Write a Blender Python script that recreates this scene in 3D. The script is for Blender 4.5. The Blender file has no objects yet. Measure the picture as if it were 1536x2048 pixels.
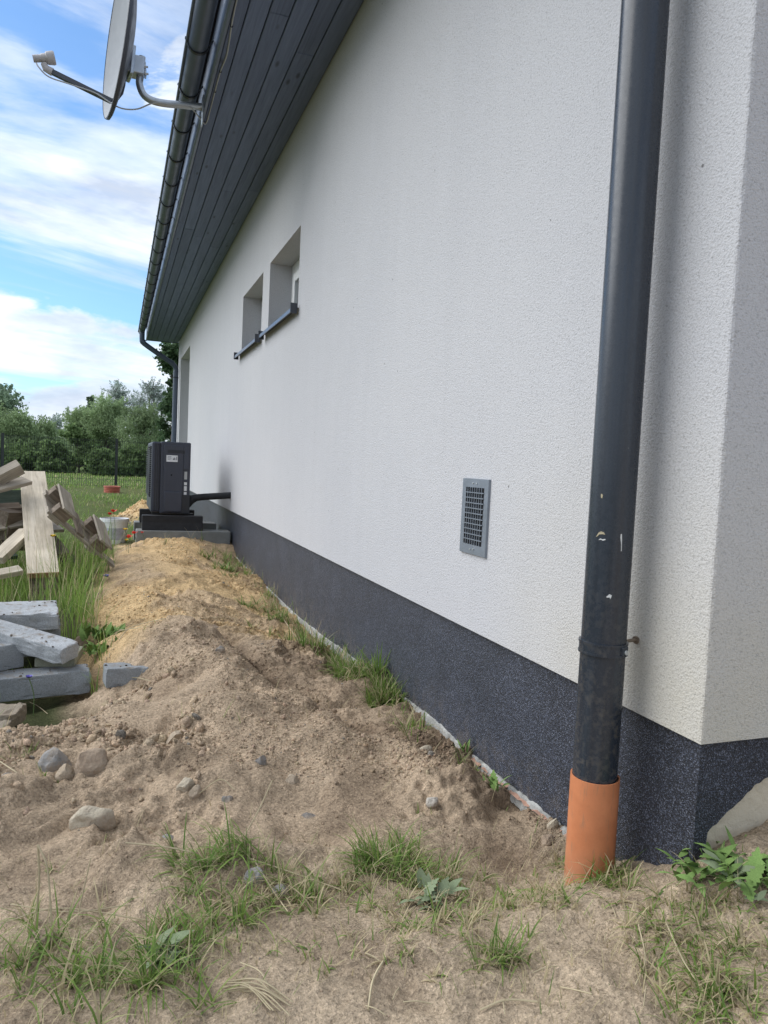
import bpy, bmesh, math, random
import numpy as np
from mathutils import Vector, Matrix, Quaternion
from mathutils import noise as mnoise

random.seed(7)
RNG = np.random.default_rng(7)
sc = bpy.context.scene
COL = sc.collection
rad = math.radians

# ------------------------------------------------------------------ camera
CAM = np.array([-1.13, 0.0, 1.0])
YAW, PITCH, ROLL, FPX = rad(20.163), rad(-3.523), rad(2.6645), 1460.0
_f = np.array([math.sin(YAW) * math.cos(PITCH), math.cos(YAW) * math.cos(PITCH), math.sin(PITCH)])
_r0 = np.array([math.cos(YAW), -math.sin(YAW), 0.0])
_u0 = np.cross(_r0, _f)
_r = _r0 * math.cos(ROLL) + _u0 * math.sin(ROLL)
_u = -_r0 * math.sin(ROLL) + _u0 * math.cos(ROLL)
cam = bpy.data.cameras.new('camera')
camo = bpy.data.objects.new('camera', cam)
COL.objects.link(camo)
camo.matrix_world = Matrix(((_r[0], _u[0], -_f[0], CAM[0]), (_r[1], _u[1], -_f[1], CAM[1]), (_r[2], _u[2], -_f[2], CAM[2]), (0, 0, 0, 1)))
cam.sensor_fit = 'AUTO'
cam.sensor_width = 36.0
cam.lens = FPX / 2048.0 * 36.0
cam.clip_start = 0.05
cam.clip_end = 3000.0
sc.camera = camo


def ray(px, py):
    d = _f * FPX + _r * (px - 768) - _u * (py - 1024)
    return d / np.linalg.norm(d)


def at(px, py, Y):
    d = ray(px, py)
    return Vector(CAM + d * ((Y - CAM[1]) / d[1]))


def atx(px, py, X):
    d = ray(px, py)
    return Vector(CAM + d * ((X - CAM[0]) / d[0]))


def atz(px, py, Z):
    d = ray(px, py)
    return Vector(CAM + d * ((Z - CAM[2]) / d[2]))


# ------------------------------------------------------------------ world, sun, exposure
SUN_EL, SUN_AZ = rad(42), rad(-62)      # azimuth measured from +y towards +x
EXPOSURE = 0.86
w = bpy.data.worlds.new('World')
sc.world = w
w.use_nodes = True
nt = w.node_tree
nt.nodes.clear()


def N(t, kind, **kw):
    n = t.nodes.new(kind)
    for k, v in kw.items():
        if k.startswith('in_'):
            key = k[3:]
            key = int(key) if key.isdigit() else key.replace('_', ' ')
            n.inputs[key].default_value = v
        else:
            setattr(n, k, v)
    return n


def L(t, a, ao, b, bi):
    t.links.new(a.outputs[ao], b.inputs[bi])


def ramp(t, stops, interp='LINEAR'):
    n = t.nodes.new('ShaderNodeValToRGB')
    cr = n.color_ramp
    cr.interpolation = interp
    while len(cr.elements) > 1:
        cr.elements.remove(cr.elements[-1])
    for i, (p, c) in enumerate(stops):
        e = cr.elements[0] if i == 0 else cr.elements.new(p)
        e.position = p
        e.color = (c, c, c, 1) if isinstance(c, (int, float)) else (c[0], c[1], c[2], 1)
    return n


def math_n(t, op, a=None, b=None, clamp=False):
    n = t.nodes.new('ShaderNodeMath')
    n.operation = op
    n.use_clamp = clamp
    for i, v in enumerate((a, b)):
        if v is None:
            continue
        if isinstance(v, (int, float)):
            n.inputs[i].default_value = v
        else:
            t.links.new(v, n.inputs[i])
    return n.outputs[0]


sky = N(nt, 'ShaderNodeTexSky', sky_type='NISHITA', sun_disc=False, sun_elevation=SUN_EL, sun_rotation=SUN_AZ,
        altitude=50, air_density=1.0, dust_density=0.7, ozone_density=1.6)
tc = N(nt, 'ShaderNodeTexCoord')
sep = N(nt, 'ShaderNodeSeparateXYZ')
L(nt, tc, 'Generated', sep, 0)
zc = math_n(nt, 'MAXIMUM', sep.outputs['Z'], 0.0)
den = math_n(nt, 'ADD', zc, 0.10)
pxn = math_n(nt, 'DIVIDE', sep.outputs['X'], den)
pyn = math_n(nt, 'DIVIDE', sep.outputs['Y'], den)
comb = N(nt, 'ShaderNodeCombineXYZ')
nt.links.new(pxn, comb.inputs[0])
nt.links.new(pyn, comb.inputs[1])
# high streaky cloud, combed along one wind direction
mp = N(nt, 'ShaderNodeMapping', vector_type='TEXTURE')
mp.inputs['Rotation'].default_value = (0, 0, rad(24))
mp.inputs['Scale'].default_value = (2.9, 0.95, 1)
mp.inputs['Location'].default_value = (3.4, 5.6, 0)
L(nt, comb, 0, mp, 0)
n1 = N(nt, 'ShaderNodeTexNoise', in_Scale=1.0, in_Detail=9.0, in_Roughness=0.56, in_Distortion=0.35)
L(nt, mp, 0, n1, 'Vector')
r1 = ramp(nt, [(0.40, 0.04), (0.47, 0.65), (0.54, 1.0)], 'EASE')
L(nt, n1, 'Fac', r1, 0)
mpf = N(nt, 'ShaderNodeMapping', vector_type='TEXTURE')
mpf.inputs['Rotation'].default_value = (0, 0, rad(30))
mpf.inputs['Scale'].default_value = (0.9, 0.17, 1)
L(nt, comb, 0, mpf, 0)
nf = N(nt, 'ShaderNodeTexNoise', in_Scale=1.0, in_Detail=6.0, in_Roughness=0.6)
L(nt, mpf, 0, nf, 'Vector')
rf = ramp(nt, [(0.3, 0.72), (0.7, 1.12)])
L(nt, nf, 'Fac', rf, 0)
hi = math_n(nt, 'MULTIPLY', r1.outputs[0], rf.outputs[0], True)
# low heaped cloud, thickening towards the horizon
mp2 = N(nt, 'ShaderNodeMapping')
mp2.inputs['Scale'].default_value = (2.6, 2.6, 6.2)
mp2.inputs['Location'].default_value = (2.1, 9.7, 4.35)
L(nt, tc, 'Generated', mp2, 0)
n2 = N(nt, 'ShaderNodeTexNoise', in_Scale=1.35, in_Detail=10.0, in_Roughness=0.54, in_Distortion=0.25)
L(nt, mp2, 0, n2, 'Vector')
band = ramp(nt, [(0.0, 0.32), (0.07, 0.23), (0.11, 0.145), (0.175, 0.13), (0.205, 0.02), (0.28, -0.06)])
bandz = N(nt, 'ShaderNodeMapRange')
nt.links.new(zc, bandz.inputs[0])
bandz.inputs[1].default_value = 0.0
bandz.inputs[2].default_value = 1.0
L(nt, bandz, 0, band, 0)
s2 = math_n(nt, 'ADD', n2.outputs['Fac'], band.outputs[0])
r2 = ramp(nt, [(0.60, 0.0), (0.655, 0.9), (0.75, 1.0)], 'EASE')
nt.links.new(s2, r2.inputs[0])
cov = math_n(nt, 'MAXIMUM', hi, r2.outputs[0], True)
# cloud brightness: lit tops and greyer bases
mp3 = N(nt, 'ShaderNodeMapping')
mp3.inputs['Scale'].default_value = (2.2, 2.2, 7.5)
L(nt, tc, 'Generated', mp3, 0)
n3 = N(nt, 'ShaderNodeTexNoise', in_Scale=2.4, in_Detail=7.0, in_Roughness=0.55)
L(nt, mp3, 0, n3, 'Vector')
cr3 = ramp(nt, [(0.36, (2.9, 3.3, 4.0)), (0.47, (3.95, 4.3, 4.8)), (0.62, (5.3, 5.5, 5.75))])
L(nt, n3, 'Fac', cr3, 0)
skyg = N(nt, 'ShaderNodeMix', data_type='RGBA', blend_type='MULTIPLY')
skyg.inputs[0].default_value = 1.0
L(nt, sky, 0, skyg, 6)
skyg.inputs[7].default_value = (0.52, 0.72, 0.88, 1)
mix = N(nt, 'ShaderNodeMix', data_type='RGBA')
nt.links.new(cov, mix.inputs[0])
L(nt, skyg, 2, mix, 6)
L(nt, cr3, 0, mix, 7)
bg = N(nt, 'ShaderNodeBackground', in_Strength=0.128)
L(nt, mix, 2, bg, 0)
wo = N(nt, 'ShaderNodeOutputWorld')
L(nt, bg, 0, wo, 0)

sl = bpy.data.lights.new('sun', 'SUN')
sl.energy = 1.75
sl.angle = rad(60)
sl.color = (1.0, 0.985, 0.96)
so = bpy.data.objects.new('sun', sl)
COL.objects.link(so)
sdir = Vector((math.sin(SUN_AZ) * math.cos(SUN_EL), math.cos(SUN_AZ) * math.cos(SUN_EL), math.sin(SUN_EL)))
so.rotation_euler = sdir.to_track_quat('Z', 'Y').to_euler()

sc.view_settings.view_transform = 'Standard'
sc.view_settings.look = 'None'
sc.view_settings.exposure = EXPOSURE
sc.view_settings.gamma = 1.0
sc.view_settings.use_curve_mapping = False
sc.cycles.use_denoising = True
sc.cycles.denoising_prefilter = 'ACCURATE'
sc.cycles.max_bounces = 6


# ------------------------------------------------------------------ helpers
def tag(o, label=None, cat=None, group=None, kind=None):
    if label:
        o['label'] = label
    if cat:
        o['category'] = cat
    if group:
        o['group'] = group
    if kind:
        o['kind'] = kind
    return o


def empty(name, loc=(0, 0, 0), label=None, cat=None, group=None):
    o = bpy.data.objects.new(name, None)
    COL.objects.link(o)
    o.location = loc
    o.empty_display_size = 0.1
    return tag(o, label, cat, group)


def link(name, me, mat=None, parent=None, loc=None):
    o = bpy.data.objects.new(name, me)
    COL.objects.link(o)
    if mat is not None and not me.materials:
        me.materials.append(mat)
    if parent is not None:
        o.parent = parent
        o.matrix_parent_inverse = Matrix.Translation(-world_loc(parent))
    if loc is not None:
        o.location = loc
    return o


def world_loc(o):
    # every parent here is an Empty or a mesh with translation only
    v = Vector(o.location)
    if o.parent is not None and o.matrix_parent_inverse == Matrix.Identity(4):
        v = v + world_loc(o.parent)
    return v


class MB:
    """collects verts and faces in world coordinates"""
    def __init__(self):
        self.v = []
        self.f = []

    def add(self, vs, fs):
        b = len(self.v)
        self.v += [tuple(p) for p in vs]
        self.f += [tuple(i + b for i in f) for f in fs]
        return self

    def box(self, lo, hi):
        x0, y0, z0 = lo
        x1, y1, z1 = hi
        return self.add([(x0, y0, z0), (x1, y0, z0), (x1, y1, z0), (x0, y1, z0), (x0, y0, z1), (x1, y0, z1), (x1, y1, z1), (x0, y1, z1)],
                        [(3, 2, 1, 0), (4, 5, 6, 7), (0, 1, 5, 4), (1, 2, 6, 5), (2, 3, 7, 6), (3, 0, 4, 7)])

    def obox(self, c, ax, half):
        """oriented box; ax three unit vectors"""
        c = Vector(c)
        vs = []
        for sz in (-1, 1):
            for sx, sy in ((-1, -1), (1, -1), (1, 1), (-1, 1)):
                vs.append(c + ax[0] * sx * half[0] + ax[1] * sy * half[1] + ax[2] * sz * half[2])
        return self.add(vs, [(3, 2, 1, 0), (4, 5, 6, 7), (0, 1, 5, 4), (1, 2, 6, 5), (2, 3, 7, 6), (3, 0, 4, 7)])

    def tube(self, pts, r, seg=12, cap=True):
        pts = [Vector(p) for p in pts]
        rs = r if isinstance(r, (list, tuple)) else [r] * len(pts)
        n = len(pts)
        tang = []
        for i in range(n):
            a = pts[max(i - 1, 0)]
            b = pts[min(i + 1, n - 1)]
            tang.append((b - a).normalized())
        ref = Vector((0, 0, 1)) if abs(tang[0].z) < 0.9 else Vector((1, 0, 0))
        u = tang[0].cross(ref).normalized()
        vs = []
        for i in range(n):
            u = (u - tang[i] * u.dot(tang[i])).normalized()
            v = tang[i].cross(u)
            for k in range(seg):
                a = 2 * math.pi * k / seg
                vs.append(pts[i] + (u * math.cos(a) + v * math.sin(a)) * rs[i])
        fs = []
        for i in range(n - 1):
            for k in range(seg):
                fs.append((i * seg + k, i * seg + (k + 1) % seg, (i + 1) * seg + (k + 1) % seg, (i + 1) * seg + k))
        if cap:
            fs.append(tuple(range(seg - 1, -1, -1)))
            fs.append(tuple(range((n - 1) * seg, n * seg)))
        return self.add(vs, fs)

    def build(self, name, mat, parent=None, smooth=False, bevel=0.0, seg=2, auto=None):
        me = bpy.data.meshes.new(name)
        me.from_pydata(self.v, [], self.f)
        if bevel:
            bm = bmesh.new()
            bm.from_mesh(me)
            bmesh.ops.bevel(bm, geom=list(bm.edges), offset=bevel, segments=seg, profile=0.6, affect='EDGES')
            bm.to_mesh(me)
            bm.free()
        me.update()
        if smooth:
            me.polygons.foreach_set('use_smooth', [True] * len(me.polygons))
            if auto:
                me.set_sharp_from_angle(angle=rad(auto))
        o = link(name, me, mat, parent)
        return o


def fast_mesh(name, V, quads=None, tris=None, col=None, smooth=False):
    me = bpy.data.meshes.new(name)
    V = np.asarray(V, dtype=np.float32)
    me.vertices.add(len(V))
    me.vertices.foreach_set('co', V.ravel())
    idx = []
    starts = []
    tot = []
    p = 0
    for arr, k in ((quads, 4), (tris, 3)):
        if arr is None or len(arr) == 0:
            continue
        arr = np.asarray(arr, dtype=np.int32)
        idx.append(arr.ravel())
        starts.append(p + np.arange(len(arr)) * k)
        tot.append(np.full(len(arr), k))
        p += len(arr) * k
    idx = np.concatenate(idx)
    me.loops.add(len(idx))
    me.loops.foreach_set('vertex_index', idx.astype(np.int32))
    starts = np.concatenate(starts).astype(np.int32)
    me.polygons.add(len(starts))
    me.polygons.foreach_set('loop_start', starts)
    me.update(calc_edges=True)
    me.validate()
    if smooth:
        me.polygons.foreach_set('use_smooth', np.ones(len(me.polygons), dtype=bool))
    if col is not None:
        a = me.color_attributes.new('col', 'FLOAT_COLOR', 'POINT')
        c = np.ones((len(V), 4), dtype=np.float32)
        c[:, :3] = col
        a.data.foreach_set('color', c.ravel())
    return me


def bez(pts, n=24):
    """Catmull-Rom through points"""
    P = [Vector(p) for p in pts]
    P = [P[0] * 2 - P[1]] + P + [P[-1] * 2 - P[-2]]
    out = []
    segs = len(P) - 3
    for s in range(segs):
        p0, p1, p2, p3 = P[s:s + 4]
        m = max(2, n // segs)
        for i in range(m):
            t = i / m
            out.append(0.5 * ((2 * p1) + (p2 - p0) * t + (2 * p0 - 5 * p1 + 4 * p2 - p3) * t * t + (3 * p1 - p0 - 3 * p2 + p3) * t ** 3))
    out.append(P[-2])
    return out


# ------------------------------------------------------------------ materials
def mat(name, base=(0.5, 0.5, 0.5), rough=0.6, metal=0.0, spec=0.5):
    m = bpy.data.materials.new(name)
    m.use_nodes = True
    b = m.node_tree.nodes['Principled BSDF']
    b.inputs['Base Color'].default_value = (*base, 1)
    b.inputs['Roughness'].default_value = rough
    b.inputs['Metallic'].default_value = metal
    b.inputs['Specular IOR Level'].default_value = spec
    return m, m.node_tree, b


def bump(t, b, hsock, strength, dist, prev=None):
    n = N(t, 'ShaderNodeBump', in_Strength=strength, in_Distance=dist)
    t.links.new(hsock, n.inputs['Height'])
    if prev is not None:
        t.links.new(prev.outputs[0], n.inputs['Normal'])
    t.links.new(n.outputs[0], b.inputs['Normal'])
    return n


def coord(t, scale=None, loc=None, rot=None):
    c = N(t, 'ShaderNodeTexCoord')
    if scale is None:
        return c.outputs['Object']
    m = N(t, 'ShaderNodeMapping')
    m.inputs['Scale'].default_value = scale
    if loc:
        m.inputs['Location'].default_value = loc
    if rot:
        m.inputs['Rotation'].default_value = rot
    t.links.new(c.outputs['Object'], m.inputs[0])
    return m.outputs[0]


def noise(t, vec, scale, detail=4, rough=0.55, dist=0.0):
    n = N(t, 'ShaderNodeTexNoise', in_Scale=scale, in_Detail=detail, in_Roughness=rough, in_Distortion=dist)
    t.links.new(vec, n.inputs['Vector'])
    return n


def voro(t, vec, scale, feature='F1', rand=1.0):
    n = N(t, 'ShaderNodeTexVoronoi', feature=feature, in_Scale=scale, in_Randomness=rand)
    t.links.new(vec, n.inputs['Vector'])
    return n


def mixc(t, fac, a, b, blend='MIX'):
    n = N(t, 'ShaderNodeMix', data_type='RGBA', blend_type=blend)
    for i, v in ((0, fac), (6, a), (7, b)):
        if isinstance(v, (int, float)):
            n.inputs[i].default_value = v
        elif isinstance(v, tuple):
            n.inputs[i].default_value = (*v, 1)
        else:
            t.links.new(v, n.inputs[i])
    return n.outputs[2]


def simple(name, base, rough=0.6, metal=0.0, var=0.12, scale=6.0, bmp=0.0, bscale=60.0, spec=0.5, stretch=None):
    m, t, b = mat(name, base, rough, metal, spec)
    v = coord(t, stretch) if stretch else coord(t)
    n = noise(t, v, scale, 6, 0.6)
    r = ramp(t, [(0.25, tuple(c * (1 - var) for c in base)), (0.75, tuple(min(1, c * (1 + var)) for c in base))])
    L(t, n, 'Fac', r, 0)
    L(t, r, 0, b, 'Base Color')
    rr = ramp(t, [(0.3, max(0.05, rough - 0.08)), (0.7, min(1, rough + 0.08))])
    n2 = noise(t, v, scale * 3.1, 4)
    L(t, n2, 'Fac', rr, 0)
    L(t, rr, 0, b, 'Roughness')
    if bmp:
        n3 = noise(t, v, bscale, 5, 0.6)
        bump(t, b, n3.outputs['Fac'], bmp, 0.01)
    return m


def attr_mat(name, rough=0.8, transl=0.0, spec=0.3, var=True):
    m, t, b = mat(name, (0.1, 0.1, 0.1), rough, 0, spec)
    a = N(t, 'ShaderNodeAttribute', attribute_name='col')
    L(t, a, 'Color', b, 'Base Color')
    if transl:
        tr = N(t, 'ShaderNodeBsdfTranslucent')
        L(t, a, 'Color', tr, 'Color')
        mx = N(t, 'ShaderNodeMixShader', in_0=transl)
        out = [n for n in t.nodes if n.type == 'OUTPUT_MATERIAL'][0]
        t.links.new(b.outputs[0], mx.inputs[1])
        t.links.new(tr.outputs[0], mx.inputs[2])
        t.links.new(mx.outputs[0], out.inputs[0])
    return m


def make_plaster():
    m, t, b = mat('white_render', (0.75, 0.745, 0.735), 0.93, 0, 0.15)
    v = coord(t)
    big = noise(t, v, 0.55, 5, 0.6)
    base = ramp(t, [(0.3, (0.505, 0.503, 0.517)), (0.7, (0.550, 0.545, 0.552))])
    L(t, big, 'Fac', base, 0)
    # cream splash staining low down near the corner
    sepn = N(t, 'ShaderNodeSeparateXYZ')
    t.links.new(v, sepn.inputs[0])
    zz = N(t, 'ShaderNodeMapRange', in_1=1.25, in_2=0.45)
    L(t, sepn, 'Z', zz, 0)
    yy = N(t, 'ShaderNodeMapRange', in_1=2.1, in_2=1.15)
    L(t, sepn, 'Y', yy, 0)
    sn = noise(t, v, 2.4, 5, 0.6)
    st = math_n(t, 'MULTIPLY', zz.outputs[0], yy.outputs[0])
    st = math_n(t, 'MULTIPLY', st, sn.outputs['Fac'])
    st = math_n(t, 'MULTIPLY', st, 1.3, True)
    c1 = mixc(t, st, base.outputs[0], (0.55, 0.505, 0.40))
    # faint vertical rain streaks and float patches
    sk = noise(t, coord(t, (9, 9, 0.35)), 1.0, 6, 0.6)
    rk = ramp(t, [(0.35, 0.985), (0.6, 1.004)])
    L(t, sk, 'Fac', rk, 0)
    c1 = mixc(t, 1.0, c1, rk.outputs[0], 'MULTIPLY')
    # grains: granular trowelled texture
    gr = noise(t, v, 165.0, 3, 0.55, 0.6)
    vo = voro(t, v, 240.0, 'F1')
    grad = ramp(t, [(0.30, 0.72), (0.46, 0.98), (0.75, 1.04)])
    L(t, gr, 'Fac', grad, 0)
    c2 = mixc(t, 1.0, c1, grad.outputs[0], 'MULTIPLY')
    # sparse dark specks
    vs = voro(t, v, 9.0)
    rs = ramp(t, [(0.0, 1.0), (0.028, 1.0), (0.042, 0.0)])
    L(t, vs, 'Distance', rs, 0)
    sepc = N(t, 'ShaderNodeSeparateColor')
    L(t, vs, 'Color', sepc, 0)
    gate = math_n(t, 'GREATER_THAN', sepc.outputs[0], 0.80)
    fac = math_n(t, 'MULTIPLY', rs.outputs[0], gate)
    fac = math_n(t, 'MULTIPLY', fac, 0.75)
    c3 = mixc(t, fac, c2, (0.09, 0.085, 0.08))
    t.links.new(c3, b.inputs['Base Color'])
    h = math_n(t, 'ADD', gr.outputs['Fac'], math_n(t, 'MULTIPLY', vo.outputs['Distance'], 0.6))
    b1 = bump(t, b, h, 0.55, 0.004)
    wv = noise(t, v, 3.5, 3)
    bump(t, b, wv.outputs['Fac'], 0.12, 0.02, b1)
    return m


def make_mosaic():
    m, t, b = mat('mosaic_render', (0.03, 0.03, 0.035), 0.45, 0, 0.4)
    v = coord(t)
    vo = voro(t, v, 400.0)
    sepc = N(t, 'ShaderNodeSeparateColor')
    L(t, vo, 'Color', sepc, 0)
    r = ramp(t, [(0.0, (0.011, 0.012, 0.016)), (0.45, (0.024, 0.026, 0.034)), (0.72, (0.044, 0.051, 0.074)), (0.9, (0.085, 0.098, 0.135)), (1.0, (0.17, 0.185, 0.23))])
    L(t, sepc, 0, r, 0)
    bigv = noise(t, v, 5.0, 4)
    rb = ramp(t, [(0.3, 0.8), (0.7, 1.2)])
    L(t, bigv, 'Fac', rb, 0)
    c = mixc(t, 1.0, r.outputs[0], rb.outputs[0], 'MULTIPLY')
    # soil splashed up from the ground
    sepn = N(t, 'ShaderNodeSeparateXYZ')
    t.links.new(v, sepn.inputs[0])
    zr = N(t, 'ShaderNodeMapRange', in_1=0.24, in_2=-0.02)
    L(t, sepn, 'Z', zr, 0)
    mn = noise(t, v, 26.0, 8, 0.72)
    mr = ramp(t, [(0.46, 0.0), (0.64, 1.0)])
    L(t, mn, 'Fac', mr, 0)
    d = math_n(t, 'MULTIPLY', math_n(t, 'POWER', zr.outputs[0], 1.6), mr.outputs[0])
    d = math_n(t, 'MULTIPLY', d, 0.5, True)
    c = mixc(t, d, c, (0.27, 0.215, 0.16))
    t.links.new(c, b.inputs['Base Color'])
    bump(t, b, vo.outputs['Distance'], 0.7, 0.003)
    return m


def make_soil():
    m, t, b = mat('soil', (0.3, 0.24, 0.18), 0.95, 0, 0.1)
    v = coord(t)
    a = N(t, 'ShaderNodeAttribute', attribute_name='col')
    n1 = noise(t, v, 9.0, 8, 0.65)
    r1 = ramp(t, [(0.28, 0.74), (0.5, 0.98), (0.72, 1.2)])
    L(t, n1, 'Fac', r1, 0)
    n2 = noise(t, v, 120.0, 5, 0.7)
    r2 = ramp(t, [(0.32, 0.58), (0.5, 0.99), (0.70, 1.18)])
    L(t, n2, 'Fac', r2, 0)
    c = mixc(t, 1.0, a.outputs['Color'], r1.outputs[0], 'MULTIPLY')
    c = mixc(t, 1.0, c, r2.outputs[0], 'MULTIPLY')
    vg = voro(t, v, 210.0)
    sepc = N(t, 'ShaderNodeSeparateColor')
    L(t, vg, 'Color', sepc, 0)
    rg = ramp(t, [(0.0, 0.78), (0.8, 1.0), (0.97, 1.15)])
    L(t, sepc, 0, rg, 0)
    c = mixc(t, 1.0, c, rg.outputs[0], 'MULTIPLY')
    t.links.new(c, b.inputs['Base Color'])
    b1 = bump(t, b, n2.outputs['Fac'], 0.9, 0.009)
    n4 = noise(t, v, 42.0, 6, 0.65)
    b2 = bump(t, b, n4.outputs['Fac'], 0.85, 0.022, b1)
    bump(t, b, vg.outputs['Distance'], 0.35, 0.004, b2)
    return m


def make_wood(name, c0, c1, grain=(40, 3, 40), rough=0.8):
    m, t, b = mat(name, c0, rough, 0, 0.2)
    v = coord(t)
    # grain follows the object's own long (local x) axis
    mpn = N(t, 'ShaderNodeMapping')
    mpn.inputs['Scale'].default_value = (1.6, 26, 26)
    t.links.new(v, mpn.inputs[0])
    n = noise(t, mpn.outputs[0], 1.6, 8, 0.65, 0.8)
    r = ramp(t, [(0.28, tuple(x * 0.62 for x in c0)), (0.48, c0), (0.68, c1)])
    L(t, n, 'Fac', r, 0)
    big = noise(t, v, 4.0, 5)
    rb = ramp(t, [(0.3, 0.78), (0.7, 1.12)])
    L(t, big, 'Fac', rb, 0)
    c = mixc(t, 1.0, r.outputs[0], rb.outputs[0], 'MULTIPLY')
    kn = voro(t, coord(t, (2.6, 9, 9)), 1.0)
    rk = ramp(t, [(0.0, 0.75), (0.06, 0.35), (0.12, 0.0)])
    L(t, kn, 'Distance', rk, 0)
    c = mixc(t, rk.outputs[0], c, tuple(x * 0.38 for x in c0))
    t.links.new(c, b.inputs['Base Color'])
    bump(t, b, n.outputs['Fac'], 0.5, 0.004)
    return m


def make_soffit():
    m, t, b = mat('stained_board', (0.05, 0.055, 0.065), 0.62, 0, 0.35)
    v = coord(t)
    mpn = N(t, 'ShaderNodeMapping')
    mpn.inputs['Scale'].default_value = (30, 1.4, 30)
    t.links.new(v, mpn.inputs[0])
    n = noise(t, mpn.outputs[0], 1.5, 7, 0.62, 1.0)
    r = ramp(t, [(0.25, (0.098, 0.126, 0.205)), (0.55, (0.145, 0.183, 0.290)), (0.8, (0.178, 0.224, 0.345))])
    L(t, n, 'Fac', r, 0)
    # knots
    kn = voro(t, coord(t, (9, 2.6, 9)), 1.0)
    rk = ramp(t, [(0.0, 0.9), (0.07, 0.55), (0.13, 0.0)])
    L(t, kn, 'Distance', rk, 0)
    c = mixc(t, rk.outputs[0], r.outputs[0], (0.034, 0.040, 0.055))
    oi = N(t, 'ShaderNodeObjectInfo')
    ro = ramp(t, [(0.0, 0.86), (1.0, 1.14)])
    L(t, oi, 'Random', ro, 0)
    c = mixc(t, 1.0, c, ro.outputs[0], 'MULTIPLY')
    t.links.new(c, b.inputs['Base Color'])
    bump(t, b, n.outputs['Fac'], 0.4, 0.004)
    return m


def make_pipe_paint():
    m, t, b = mat('dark_pipe_paint', (0.022, 0.026, 0.033), 0.36, 0, 0.5)
    v = coord(t)
    st = noise(t, coord(t, (30, 30, 1.2)), 2.0, 6, 0.6)
    r = ramp(t, [(0.3, (0.019, 0.024, 0.033)), (0.7, (0.032, 0.040, 0.053))])
    L(t, st, 'Fac', r, 0)
    # dusty splash-back growing towards the ground
    sepn = N(t, 'ShaderNodeSeparateXYZ')
    t.links.new(v, sepn.inputs[0])
    zr = N(t, 'ShaderNodeMapRange', in_1=0.85, in_2=0.30)
    L(t, sepn, 'Z', zr, 0)
    dn = noise(t, v, 60.0, 6, 0.7)
    rd = ramp(t, [(0.5, 0.0), (0.66, 1.0)])
    L(t, dn, 'Fac', rd, 0)
    big = noise(t, v, 12.0, 4)
    d = math_n(t, 'MULTIPLY', zr.outputs[0], rd.outputs[0])
    d = math_n(t, 'MULTIPLY', d, math_n(t, 'MULTIPLY', big.outputs['Fac'], 0.85))
    c = mixc(t, d, r.outputs[0], (0.20, 0.17, 0.13))
    # tiny pale flecks
    vs = voro(t, v, 34.0)
    rs = ramp(t, [(0.0, 1.0), (0.045, 1.0), (0.06, 0.0)])
    L(t, vs, 'Distance', rs, 0)
    sepc = N(t, 'ShaderNodeSeparateColor')
    L(t, vs, 'Color', sepc, 0)
    g = math_n(t, 'GREATER_THAN', sepc.outputs[0], 0.88)
    c = mixc(t, math_n(t, 'MULTIPLY', math_n(t, 'MULTIPLY', rs.outputs[0], g), 0.5), c, (0.4, 0.39, 0.36))
    t.links.new(c, b.inputs['Base Color'])
    rr = ramp(t, [(0.3, 0.20), (0.7, 0.36)])
    L(t, dn, 'Fac', rr, 0)
    L(t, rr, 0, b, 'Roughness')
    return m


def make_orange():
    m, t, b = mat('orange_pvc', (0.56, 0.20, 0.085), 0.5, 0, 0.4)
    v = coord(t)
    n = noise(t, v, 14.0, 6, 0.65)
    r = ramp(t, [(0.3, (0.47, 0.165, 0.07)), (0.7, (0.60, 0.225, 0.10))])
    L(t, n, 'Fac', r, 0)
    sc_ = noise(t, coord(t, (60, 60, 9)), 1.6, 6, 0.7)
    rs = ramp(t, [(0.54, 0.0), (0.68, 0.7)])
    L(t, sc_, 'Fac', rs, 0)
    c = mixc(t, rs.outputs[0], r.outputs[0], (0.30, 0.17, 0.10))
    sepn = N(t, 'ShaderNodeSeparateXYZ')
    t.links.new(v, sepn.inputs[0])
    zr = N(t, 'ShaderNodeMapRange', in_1=0.17, in_2=0.05)
    L(t, sepn, 'Z', zr, 0)
    d = math_n(t, 'MULTIPLY', zr.outputs[0], n.outputs['Fac'])
    c = mixc(t, d, c, (0.28, 0.19, 0.13))
    t.links.new(c, b.inputs['Base Color'])
    return m


def make_granite(name, base, fleck=0.25):
    m, t, b = mat(name, base, 0.85, 0, 0.25)
    v = coord(t)
    n = noise(t, v, 7.0, 6, 0.6)
    r = ramp(t, [(0.3, tuple(c * 0.8 for c in base)), (0.7, tuple(c * 1.15 for c in base))])
    L(t, n, 'Fac', r, 0)
    g = noise(t, v, 190.0, 4, 0.7)
    rg = ramp(t, [(0.32, 1 - fleck), (0.5, 1.0), (0.7, 1 + fleck)])
    L(t, g, 'Fac', rg, 0)
    c = mixc(t, 1.0, r.outputs[0], rg.outputs[0], 'MULTIPLY')
    d = noise(t, v, 22.0, 6, 0.7)
    rd = ramp(t, [(0.50, 0.0), (0.66, 0.8)])
    L(t, d, 'Fac', rd, 0)
    # settled soil on upward faces
    ge = N(t, 'ShaderNodeNewGeometry')
    sp = N(t, 'ShaderNodeSeparateXYZ')
    L(t, ge, 'Normal', sp, 0)
    up = math_n(t, 'GREATER_THAN', sp.outputs['Z'], 0.6)
    c = mixc(t, math_n(t, 'MULTIPLY', rd.outputs[0], up), c, (0.20, 0.155, 0.11))
    t.links.new(c, b.inputs['Base Color'])
    b1 = bump(t, b, g.outputs['Fac'], 0.4, 0.004)
    bump(t, b, noise(t, v, 45.0, 5, 0.65).outputs['Fac'], 0.35, 0.01, b1)
    return m


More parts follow.
